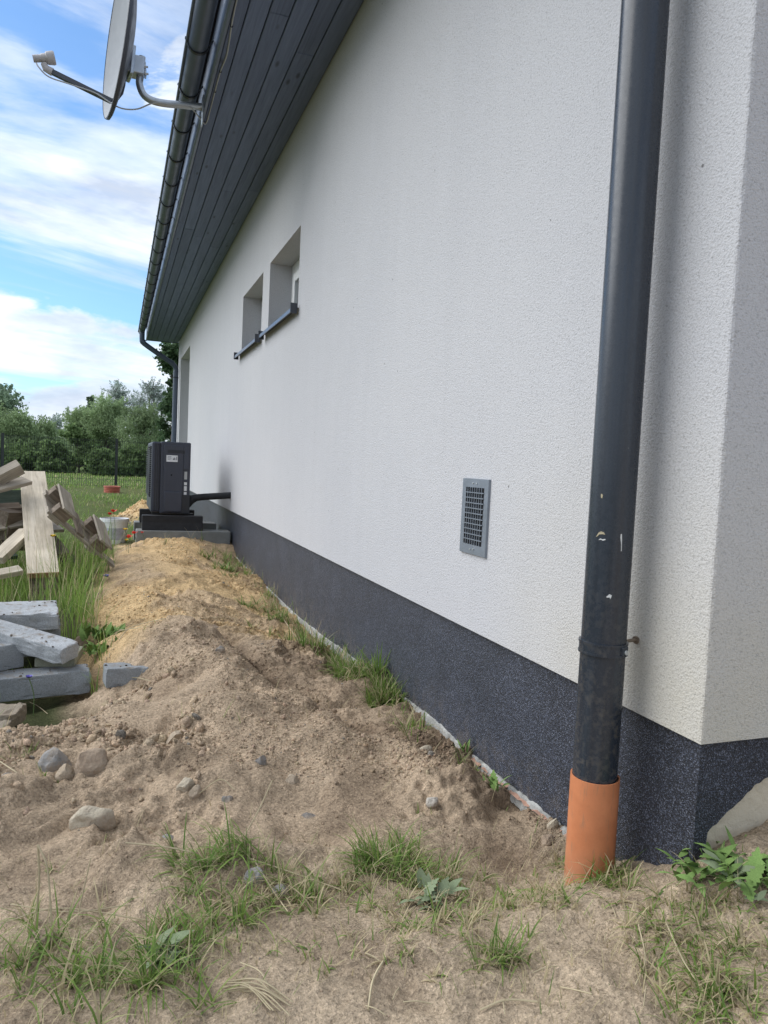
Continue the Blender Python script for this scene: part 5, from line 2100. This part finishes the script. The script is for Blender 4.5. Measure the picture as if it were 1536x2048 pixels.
for (a, m_, e) in (((210, 1330), (235, 1268), (262, 1258)), ((218, 1322), (228, 1278), (300, 1255)), ((225, 1310), (260, 1270), (330, 1248)), ((222, 1300), (240, 1262), (290, 1232)), ((0, 1425), (90, 1402), (178, 1388)), ((60, 1410), (75, 1420), (95, 1428)), ((330, 1260), (400, 1248), (460, 1240)), ((300, 1372), (270, 1365), (240, 1368)), ((0, 1560), (20, 1575), (45, 1580)), ((600, 1300), (640, 1310), (680, 1318)), ((540, 1190), (560, 1230), (600, 1290)), ((610, 1245), (635, 1290), (655, 1320)), ((395, 1575), (440, 1560), (470, 1572))):
    straw([gq(*a, .012), gq(*m_, .02), gq(*e, .008)], .0016 if a[1] > 1400 else .0022)
o = st.build('dry_straws', simple('dry_straw', (.42, .35, .22), .8, 0, .25, 20.0), None)
tag(o, 'long dry straws and roots lying on the soil', 'straw', None, 'stuff')

# tall grass round the wood pile and slabs
tg_ = Grass()
n_ = 9000
x = rng.uniform(-3.2, -1.12, n_)
y = rng.uniform(4.3, 7.6, n_)
dn = np.clip(.45 + .9 * fbm(x * 2.2, y * 2.2, 3, 141), .05, 1) * (1 - sand_mask(x, y))
kp = rng.random(n_) < dn
x, y = x[kp], y[kp]
tg_.add(x, y, rng.uniform(.12, .42, len(x)), rng.uniform(.003, .007, len(x)), np.clip(rng.normal(.38, .2, len(x)), .05, 1.1), 1.15, .10, 1.0, None, -.01, 4, rng)
for (px_, py_, n_, hh_) in ((20, 1190, 120, .34), (70, 1195, 160, .30), (120, 1170, 160, .36), (150, 1180, 150, .34), (30, 1210, 90, .25), (150, 1235, 40, .26), (115, 1150, 90, .36), (175, 1170, 50, .25), (125, 1275, 14, .2), (165, 1265, 18, .26), (195, 1330, 16, .2), (205, 1375, 12, .14), (170, 1240, 26, .28), (10, 1380, 16, .14), (60, 1370, 8, .14)):
    p = gp(px_, py_)
    x = p.x + rng.normal(0, .09 if n_ > 60 else .03, n_)
    y = p.y + rng.normal(0, .10 if n_ > 60 else .03, n_)
    tg_.add(x, y, hh_ * rng.uniform(.5, 1.2, n_), rng.uniform(.003, .0065, n_), np.clip(rng.normal(.4, .22, n_), .05, 1.2), 1.25, .08, 1.0, None, -.01, 4, rng)
# rough grass nearer, left of the slabs
n_ = 3600
x = rng.uniform(-4.5, -1.5, n_)
y = rng.uniform(2.3, 4.4, n_)
kp = (rng.random(n_) < (1 - sand_mask(x, y)) * np.clip(.5 + .9 * fbm(x * 2.2, y * 2.2, 3, 143), .1, 1)) & ~((x > -1.9) & (y > 3.15))
x, y = x[kp], y[kp]
tg_.add(x, y, rng.uniform(.05, .22, len(x)), rng.uniform(.003, .006, len(x)), np.clip(rng.normal(.5, .25, len(x)), .05, 1.2), 1.1, .15, 1.0, None, -.01, 3, rng)
# seed stalks
n_ = 110
x = rng.uniform(-2.4, -1.2, n_)
y = rng.uniform(4.6, 6.6, n_)
kp = rng.random(n_) < (1 - sand_mask(x, y))
x, y = x[kp], y[kp]
tg_.add(x, y, rng.uniform(.4, .62, len(x)), rng.uniform(.003, .0045, len(x)), np.clip(rng.normal(.22, .15, len(x)), .02, .7), 1.1, .3, 1.0, None, -.01, 5, rng)
tg_.build('tall_grass', 'tall green grass growing round the timber pile and slabs')

# lawn out to the fence, thinning with distance, and the meadow beyond it
lw = Grass()
n_ = 26000
u = rng.random(n_)
y = 7.2 + 12.2 * u ** .85
x = rng.uniform(-6.5, 2.0, n_)
kp = (rng.random(n_) < (1 - sand_mask(x, y)) * np.clip(.6 + .7 * fbm(x * 1.1, y * .9, 3, 151), .15, 1)) & ~((x > -.02) & (y < 15.8))
kp &= ~((x > -.95) & (y > 7.6) & (y < 9.0))
kp &= ~((np.abs(x - (-1.25)) < .35) & (y > 15.8) & (y < 18.3))
x, y = x[kp], y[kp]
lw.add(x, y, rng.uniform(.04, .13, len(x)), rng.uniform(.007, .014, len(x)), np.clip(rng.normal(.6, .25, len(x)), .05, 1.2), 1.35, .12, 1.0, None, -.01, 2, rng)
n_ = 9000
x = rng.uniform(-9, 3, n_)
y = rng.uniform(19.3, 30, n_)
lw.add(x, y, rng.uniform(.04, .11, n_), rng.uniform(.015, .03, n_), np.clip(rng.normal(.6, .25, n_), .05, 1.2), 1.35, .12, 1.0, None, -.01, 2, rng)
lw.build('lawn_grass', 'rough green lawn running back to the wire fence')


# ------------------------------------------------------------------ leafy weeds
def leaf_mesh(name, lobed=False, wid=.3, bend=.5, seg=8, curlz=.12):
    """unit-length leaf along +x, arching up then down"""
    b_ = MB()
    vs = []
    for i in range(seg + 1):
        t = i / seg
        w_ = wid * math.sin(math.pi * min(1, t * .93 + .07)) ** .8 * (.6 + .4 * math.sin(math.pi * t ** .7))
        if lobed:
            w_ *= .55 + .45 * (i % 2) + .15
        if i == seg:
            w_ = .005
        z = bend * (t * .9 - t * t * 1.0)
        for s, zz_ in ((-1, curlz), (0, 0), (1, curlz)):
            vs.append((t, s * w_, z + abs(s) * zz_ * w_))
    fs = []
    for i in range(seg):
        for q in range(2):
            k = i * 3 + q
            fs.append((k, k + 1, k + 4, k + 3))
    b_.add(vs, fs)
    me = bpy.data.meshes.new(name)
    me.from_pydata(b_.v, [], b_.f)
    me.polygons.foreach_set('use_smooth', [True] * len(me.polygons))
    me.update()
    return me


LM = {}
for nm, m_ in (('weed', 'weed'), ('weedgrey', 'weedgrey')):
    for kind, kw in (('plain', dict(wid=.19, bend=.55)), ('narrow', dict(wid=.075, bend=.45)), ('lobed', dict(lobed=True, wid=.24, bend=.5, seg=12))):
        me = leaf_mesh('leaf', **kw)
        me.materials.append(M[m_])
        LM[nm, kind] = me


def weed(pos, n, size, mats, kinds, label, seed, elev=(.15, 1.0), group=None, spread=.015):
    rnd = random.Random(seed)
    root = empty('weed_plant', pos, label, 'plant', group)
    for k in range(n):
        me = LM[mats, rnd.choice(kinds)]
        o = bpy.data.objects.new('leaf', me)
        COL.objects.link(o)
        o.parent = root
        s = size * rnd.uniform(.5, 1.15)
        o.location = (rnd.gauss(0, spread), rnd.gauss(0, spread), -.004 + rnd.uniform(0, .01))
        o.rotation_euler = (rnd.uniform(-.35, .35), -rnd.uniform(*elev), rnd.uniform(0, 2 * math.pi))
        o.scale = (s, s, s)
    return root


def wpos(px_, py_):
    return gp(px_, py_)


weed(wpos(1392, 1738), 26, .048, 'weed', ['plain', 'plain', 'narrow', 'lobed'], 'leafy green weed left of the clump at the house corner', 1, (.1, .9), 'weeds at the house corner', .03)
weed(wpos(1450, 1742), 44, .060, 'weed', ['plain', 'plain', 'narrow', 'lobed'], 'dense broad-leaved weed in the middle of the corner clump', 2, (.1, .9), 'weeds at the house corner', .04)
weed(wpos(1515, 1735), 38, .064, 'weed', ['plain', 'narrow', 'lobed'], 'broad-leaved weed at the right picture edge below the cream patch', 3, (.1, 1.0), 'weeds at the house corner', .035)
weed(wpos(1480, 1772), 12, .055, 'weedgrey', ['plain'], 'paler big-leaved weed in front of the corner clump', 4, (.0, .6), 'weeds at the house corner', .03)
weed(wpos(860, 1808), 22, .055, 'weedgrey', ['lobed', 'plain'], 'grey-green crinkled rosette weed in the middle grass tuft', 5, (.1, .8), None, .018)
weed(wpos(985, 1590), 12, .06, 'weed', ['narrow', 'lobed'], 'green jagged weed at the wall foot left of the orange pipe', 6, (.3, 1.2), None, .012)
weed(wpos(928, 1520), 12, .062, 'weed', ['narrow'], 'small upright willow-leaved weed against the plinth', 7, (.6, 1.4), None, .008)
weed(wpos(330, 1930), 14, .07, 'weedgrey', ['plain'], 'blue-green weed leaves inside the lower left grass tuft', 8, (.1, .8), None, .02)
weed(wpos(212, 1268), 80, .085, 'weed', ['lobed', 'lobed', 'narrow'], 'bushy bright green weed beside the stone stack', 9, (.4, 1.4), None, .05)
weed(wpos(198, 1318), 50, .07, 'weed', ['lobed', 'lobed', 'narrow'], 'low bright green weed between the slab end and the stone stack', 10, (.2, 1.2), None, .04)
weed(wpos(450, 1145), 14, .10, 'weed', ['narrow'], 'small weed tuft near the far end of the plinth', 11, (.2, 1.1), None, .03)
weed(wpos(800, 1385), 14, .10, 'weed', ['narrow'], 'narrow-leaved weed in the wall grass halfway along the plinth', 12, (.4, 1.3), None, .02)


# ------------------------------------------------------------------ flowers
def flower(px_, py_, Y, m, r_, label, cat, stem_to=None, seed=0, petals=4):
    p = at(px_, py_, Y)
    base = Vector((p.x + .02, p.y, Hf(p.x + .02, p.y)))
    root = empty(cat.replace(' ', '_'), base, label, cat, 'wild flowers')
    b_ = MB()
    b_.tube(bez([base, (base + p) / 2 + Vector((.01, 0, .01)), p], 8), .0022, 6)
    b_.build('stem', M['stem'], root)
    rnd = random.Random(seed)
    b_ = MB()
    for k in range(petals):
        a = 2 * math.pi * k / petals + rnd.uniform(-.2, .2)
        d = Vector((math.cos(a), math.sin(a), 0))
        s = Vector((-d.y, d.x, 0))
        vs = [p, p + d * r_ * .5 + s * r_ * .55 + Vector((0, 0, r_ * .35)), p + d * r_ * .95 + s * r_ * .35 + Vector((0, 0, r_ * .75)), p + d * r_ * 1.0 - s * r_ * .3 + Vector((0, 0, r_ * .7)), p + d * r_ * .5 - s * r_ * .6 + Vector((0, 0, r_ * .3))]
        b_.add(vs, [(0, 1, 2), (0, 2, 3), (0, 3, 4)])
    b_.build('petals', m, root)


flower(220, 1030, 8.1, M['petal_red'], .035, 'red poppy in front of the white bucket, lower of the pair', 'poppy', None, 1)
flower(227, 1024, 8.1, M['petal_red'], .035, 'red poppy in front of the white bucket, upper of the pair', 'poppy', None, 2)
flower(268, 1068, 7.3, M['petal_red'], .035, 'red poppy nearest the concrete kerb', 'poppy', None, 3)
flower(257, 1076, 7.3, M['petal_red'], .04, 'large red poppy left of the concrete kerb', 'poppy', None, 4)
flower(284, 1066, 7.4, M['petal_red'], .018, 'small pink-red poppy against the concrete kerb', 'poppy', None, 5)
flower(250, 1060, 7.2, M['petal_yel'], .022, 'yellow flower beside the white bucket', 'yellow flower', None, 6, 6)
flower(253, 1081, 7.1, M['petal_yel'], .018, 'yellow flower just under the large poppy', 'yellow flower', None, 7, 6)
flower(106, 1074, 5.3, M['petal_yel'], .020, 'yellow flower beside the leaning pine board', 'yellow flower', None, 8, 6)
flower(212, 1154, 5.6, M['petal_blu'], .022, 'blue flower at the foot of the wooden pallet', 'blue flower', None, 9, 7)
flower(58, 1356, 3.45, M['petal_blu'], .014, 'blue flower in front of the lowest stone slab', 'blue flower', None, 10, 7)

# ------------------------------------------------------------------ bucket
bp = at(228, 1080, 8.55)
bk = empty('plastic_bucket', (bp.x, bp.y, .02), 'white plastic bucket of dirty water in the grass', 'bucket')
b = MB()
seg = 36
prof = [(.118, .015), (.146, .262), (.152, .264), (.153, .300), (.145, .302), (.141, .262), (.113, .022)]
vs = []
for (r_, z) in prof:
    for i in range(seg):
        a = 2 * math.pi * i / seg
        vs.append((bp.x + r_ * math.cos(a), bp.y + r_ * math.sin(a), z))
fs = []
for k in range(len(prof) - 1):
    for i in range(seg):
        j = (i + 1) % seg
        fs.append((k * seg + i, k * seg + j, (k + 1) * seg + j, (k + 1) * seg + i))
fs.append(tuple(range(seg - 1, -1, -1)))
b.add(vs, fs)
b.build('shell', M['bucket'], bk, True, auto=40)
b = MB()
b.add([(bp.x + .142 * math.cos(2 * math.pi * i / seg), bp.y + .142 * math.sin(2 * math.pi * i / seg), .282) for i in range(seg)], [tuple(range(seg))])
b.build('contents', M['mud'], bk)
b = MB()
ls = 16
vs = []
for z, r_ in ((.07, .1262), (.20, .1409)):
    for i in range(ls + 1):
        a = rad(205) + rad(110) * i / ls
        vs.append((bp.x + r_ * math.cos(a), bp.y + r_ * math.sin(a), z))
for z, r_ in ((.07, .1242), (.20, .1389)):
    for i in range(ls + 1):
        a = rad(205) + rad(110) * i / ls
        vs.append((bp.x + r_ * math.cos(a), bp.y + r_ * math.sin(a), z))
b.add(vs, [(i, i + 1, ls + 2 + i, ls + 1 + i) for i in range(ls)] )
b.build('printed_label', M['label'], bk, True)
for s in (-1, 1):
    b = MB()
    b.tube([(bp.x + s * .150, bp.y, .255), (bp.x + s * .172, bp.y, .252)], .013, 10)
    b.build('handle_ear', M['bucket'], bk)
b = MB()
b.tube([(bp.x + .165 * math.cos(rad(180) + rad(180) * i / 16), bp.y - .10 * math.sin(rad(180) * i / 16) * 1.0, .25 - .10 * math.sin(math.pi * i / 16)) for i in range(17)], .003, 6)
b.build('handle', M['galv'], bk)

# ------------------------------------------------------------------ fence
FYY = 18.9
fz = 0.205
fence = empty('wire_fence', (-2, FYY, .2), 'dark wire mesh fence with slim posts between lawn and meadow', 'fence')
posts_x = [-1.16 - 2.47 * k for k in range(-1, 4)]
ftop = 1.37
for xv in posts_x:
    b = MB()
    b.box((xv - .03, FYY - .025, -.1), (xv + .03, FYY + .025, ftop))
    b.build('post', M['fence'], fence, bevel=.004, seg=1)
    b = MB()
    b.box((xv - .034, FYY - .029, ftop + .001), (xv + .034, FYY + .029, ftop + .012))
    b.build('post_cap', M['fence'], fence)
for xa, xb in zip(posts_x[1:], posts_x[:-1]):
    b = MB()
    nW = 49
    for i in range(nW + 1):
        xx_ = xa + .03 + (xb - xa - .06) * i / nW
        b.box((xx_ - .0036, FYY - .033, fz), (xx_ + .0036, FYY - .0275, ftop - .02))
    b.build('upright_wires', M['fence'], fence)
    b = MB()
    for i in range(8):
        zz_ = fz + .03 + (ftop - fz - .08) * i / 7
        b.box((xa + .03, FYY - .0385, zz_ - .003), (xb - .03, FYY - .0332, zz_ + .003))
    b.build('cross_wires', M['fence'], fence)
# red ribbed thing at the post foot
rp = gp(224, 985)
rp.z = Hf(rp.x, rp.y)
rb = empty('plastic_tub', (rp.x, rp.y, rp.z), 'small red ribbed plastic tub at the foot of the fence post', 'tub')
b = MB()
seg = 28
prof = []
for k in range(5):
    z0_ = -.03 + k * .033
    prof += [(.148, z0_), (.165, z0_ + .008), (.165, z0_ + .022), (.148, z0_ + .030)]
prof += [(.135, .132), (.135, .06), (.001, .06)]
vs = [(rp.x + r_ * math.cos(2 * math.pi * i / seg), rp.y + r_ * math.sin(2 * math.pi * i / seg), rp.z - .01 + z) for (r_, z) in prof for i in range(seg)]
b.add(vs, [(k * seg + i, k * seg + (i + 1) % seg, (k + 1) * seg + (i + 1) % seg, (k + 1) * seg + i) for k in range(len(prof) - 1) for i in range(seg)])
b.build('ribbed_wall', M['red'], rb, True, auto=40)
b = MB()
b.tube([(rp.x + .165 * math.cos(2 * math.pi * i / 28), rp.y + .165 * math.sin(2 * math.pi * i / 28), rp.z + .128) for i in range(29)], .010, 8)
b.build('rim', M['red'], rb, True)


# ------------------------------------------------------------------ trees
def tree(name, px_, top, hw, Y, style, label, seed, base=None, depth=1.0, cat='tree', group='trees beyond the fence', nleaf=9000, ls=.14):
    rng_ = np.random.default_rng(seed)
    rnd = random.Random(seed)
    zb = Hf(0, Y) if base is None else base
    c = at(px_, top, Y)
    topz = c.z
    R = abs(at(px_ + hw, top, Y).x - c.x)
    h = topz - zb
    root = empty(name, (c.x, Y, zb), label, cat, group)
    # trunk and limbs
    tb = MB()
    th = h * (.55 if cat == 'tree' else .3)
    r0 = max(.05, h * .022)
    trunk = [(c.x + rnd.uniform(-.1, .1) * q * R * .4, Y + rnd.uniform(-.1, .1) * q, zb - .1 + th * q) for q in (0, .3, .6, 1)]
    tb.tube(bez(trunk, 9), [r0 * (1 - .055 * i) for i in range(10)], 8)
    lobes = []
    nl = {'round': 20, 'willow': 34, 'lacy': 26, 'bush': 18, 'oak': 26}[style]
    lowz = {'round': .16, 'willow': .05, 'lacy': .22, 'bush': .0, 'oak': .14}[style]
    for k in range(nl):
        t = lowz + (1 - lowz) * (k + .5) / nl
        prof_ = math.sin(math.pi * min(1, (t * .72 + .26))) ** .6
        a = rnd.uniform(0, 2 * math.pi)
        q = math.sqrt(rnd.random()) * .9
        lr = R * rnd.uniform(.20, .50) * (1 if style != 'lacy' else .9)
        lx = c.x + math.cos(a) * q * R * prof_
        ly = Y + math.sin(a) * q * R * prof_ * depth
        lz = min(zb + h * t, topz - lr * .7 * rnd.uniform(.75, 1.1))
        lz = max(lz, zb + lr * .5)
        lobes.append((lx, ly, lz, lr))
        t0 = trunk[-1] if lz > trunk[-1][2] else trunk[2]
        mid = ((t0[0] + lx) / 2 + rnd.uniform(-.1, .1) * R, (t0[1] + ly) / 2, (t0[2] + lz) / 2 + .08 * h)
        tb.tube(bez([t0, mid, (lx, ly, lz + lr * .3)], 6), [r0 * .5, r0 * .42, r0 * .34, r0 * .26, r0 * .2, r0 * .14, r0 * .1], 5)
        if style == 'lacy':
            for q2 in range(7):
                d = Vector((rnd.gauss(0, 1), rnd.gauss(0, 1), rnd.gauss(.7, .8))).normalized() * lr * 1.15
                tb.tube([(lx, ly, lz), (lx + d.x * .5, ly + d.y * .5, lz + d.z * .55), (lx + d.x, ly + d.y, lz + d.z * .9)], [r0 * .12, r0 * .08, r0 * .04], 4)
    tb.build('trunk', M['bark'], root)
    pal_ = {'round': ((.16, .21, .12), (.26, .32, .19)), 'willow': ((.22, .28, .12), (.38, .45, .22)), 'lacy': ((.32, .35, .27), (.45, .48, .39)), 'bush': ((.11, .165, .06), (.26, .33, .12)), 'oak': ((.06, .105, .045), (.13, .19, .08))}[style]
    if style == 'lacy':
        nleaf = int(nleaf * .55)
    wts = np.array([l[3] ** 2 for l in lobes])
    li = rng_.choice(len(lobes), nleaf, p=wts / wts.sum())
    LB = np.array(lobes)[li]
    d = rng_.normal(size=(nleaf, 3))
    d /= np.linalg.norm(d, axis=1, keepdims=True)
    rr = LB[:, 3:4] * (rng_.random((nleaf, 1)) ** (.35 if style != 'lacy' else .6)) * (1 + .30 * rng_.normal(size=(nleaf, 1)))
    P = LB[:, :3] + d * rr * np.array([1, 1, .85])
    # ragged shoots sticking out of the crown
    nsh = 9
    shd = rng_.normal(size=(len(lobes), nsh, 3)) + np.array([0, 0, .9])
    shd /= np.linalg.norm(shd, axis=2, keepdims=True)
    sel = rng_.random(nleaf) < (.30 if style != 'lacy' else .5)
    sd_ = shd[li, rng_.integers(0, nsh, nleaf)]
    tt = rng_.random((nleaf, 1)) ** .8
    P = np.where(sel[:, None], LB[:, :3] + sd_ * LB[:, 3:4] * (.7 + .85 * tt) + rng_.normal(size=(nleaf, 3)) * LB[:, 3:4] * .07, P)
    if style in ('willow',):
        P[:, 2] -= .12 * R * rng_.random(nleaf) * (np.abs(d[:, 0]))
    P[:, 2] = np.maximum(P[:, 2], zb + .05)
    s = ls * rng_.uniform(.5, 1.3, nleaf)
    a1 = rng_.normal(size=(nleaf, 3))
    if style == 'willow':
        a1[:, 2] -= 1.2
    a1 /= np.linalg.norm(a1, axis=1, keepdims=True)
    a2 = np.cross(a1, rng_.normal(size=(nleaf, 3)))
    a2 /= np.linalg.norm(a2, axis=1, keepdims=True)
    asp = .38 if style in ('willow', 'lacy') else .62
    V = np.stack([P - a1 * s[:, None] * .6, P + a2 * s[:, None] * asp * .6, P + a1 * s[:, None] * .6, P - a2 * s[:, None] * asp * .6], 1).reshape(-1, 3)
    Q_ = np.arange(nleaf * 4).reshape(-1, 4)
    lobec = rng_.uniform(.75, 1.25, (len(lobes), 1))[li]
    mx = np.clip(rng_.random((nleaf, 1)) * .8 + .2 * (d[:, 2:3] * .5 + .5), 0, 1)
    C = (np.array(pal_[0]) * (1 - mx) + np.array(pal_[1]) * mx) * lobec * rng_.uniform(.85, 1.15, (nleaf, 1))
    me = fast_mesh('crown', V, Q_, None, np.repeat(C * np.array([.93, 1.0, 1.10]), 4, 0))  # slight blue shift puts distance haze into the leaf colour
    link('crown', me, M['leaf'], root)
    return root


tree('dark_tree', 0, 786, 62, 58, 'round', 'dark rounded tree at the far left behind the willow thicket', 1, nleaf=14000, ls=.19)
tree('willow_shrub', 22, 830, 72, 36, 'willow', 'broad bright green willow shrub at the left edge behind the fence', 2, nleaf=26000, ls=.10, depth=.7)
tree('willow_shrub', 92, 846, 44, 37, 'willow', 'lower right shoulder of willow, beside the gap in the trees', 3, nleaf=15000, ls=.10, depth=.7)
tree('willow_shrub', -80, 836, 70, 36, 'willow', 'willow shrub just outside the left picture edge', 4, nleaf=7000, ls=.14)
tree('pale_tree', 110, 836, 30, 85, 'lacy', 'pale distant tree in the gap above the willow', 5, nleaf=9000, ls=.20)
tree('poplar_tree', 184, 796, 16, 56, 'round', 'narrow dark tree tip rising above the middle thicket', 6, nleaf=6000, ls=.18)
tree('middle_tree', 165, 826, 46, 47, 'willow', 'grey-green tree left of the middle behind the dark bush', 7, nleaf=20000, ls=.12)
tree('middle_tree', 215, 806, 56, 46, 'willow', 'grey-green tree behind the nearer fence post', 8, nleaf=24000, ls=.12)
tree('middle_tree', 285, 822, 56, 43, 'willow', 'grey-green tree behind the heat pump', 9, nleaf=22000, ls=.12)
tree('lacy_tree', 242, 776, 50, 52, 'lacy', 'thin lacy tree with bare twigs above the middle thicket', 10, nleaf=20000, ls=.11)
tree('lacy_tree', 300, 770, 48, 50, 'lacy', 'thin lacy tree next to the dark oak', 11, nleaf=20000, ls=.11)
tree('oak_tree', 356, 690, 46, 30, 'oak', 'dark green oak rising behind the far downpipe', 12, nleaf=20000, ls=.12)
tree('oak_tree', 430, 670, 60, 31, 'oak', 'dark oak hidden mostly behind the house', 15, nleaf=5000, ls=.16)
for (px_, top, hw, Y, sd, lab) in ((160, 862, 38, 31, 21, 'dark dense bush in the middle of the hedge line'), (110, 890, 30, 30, 22, 'low dark bush below the willow shoulder'), (262, 903, 36, 28.5, 23, 'low round bush right of the nearer fence post'), (205, 905, 26, 28, 24, 'low bush left of the nearer fence post'), (300, 900, 30, 29, 25, 'low bush half hidden by the heat pump'), (50, 892, 45, 31, 26, 'low dark bush under the bright willow'), (-30, 890, 50, 31, 27, 'low bush at the left picture edge')):
    tree('hedge_bush', px_, top, hw, Y, 'bush', lab, sd, cat='bush', group='bushes along the meadow', nleaf=6500, ls=.12)
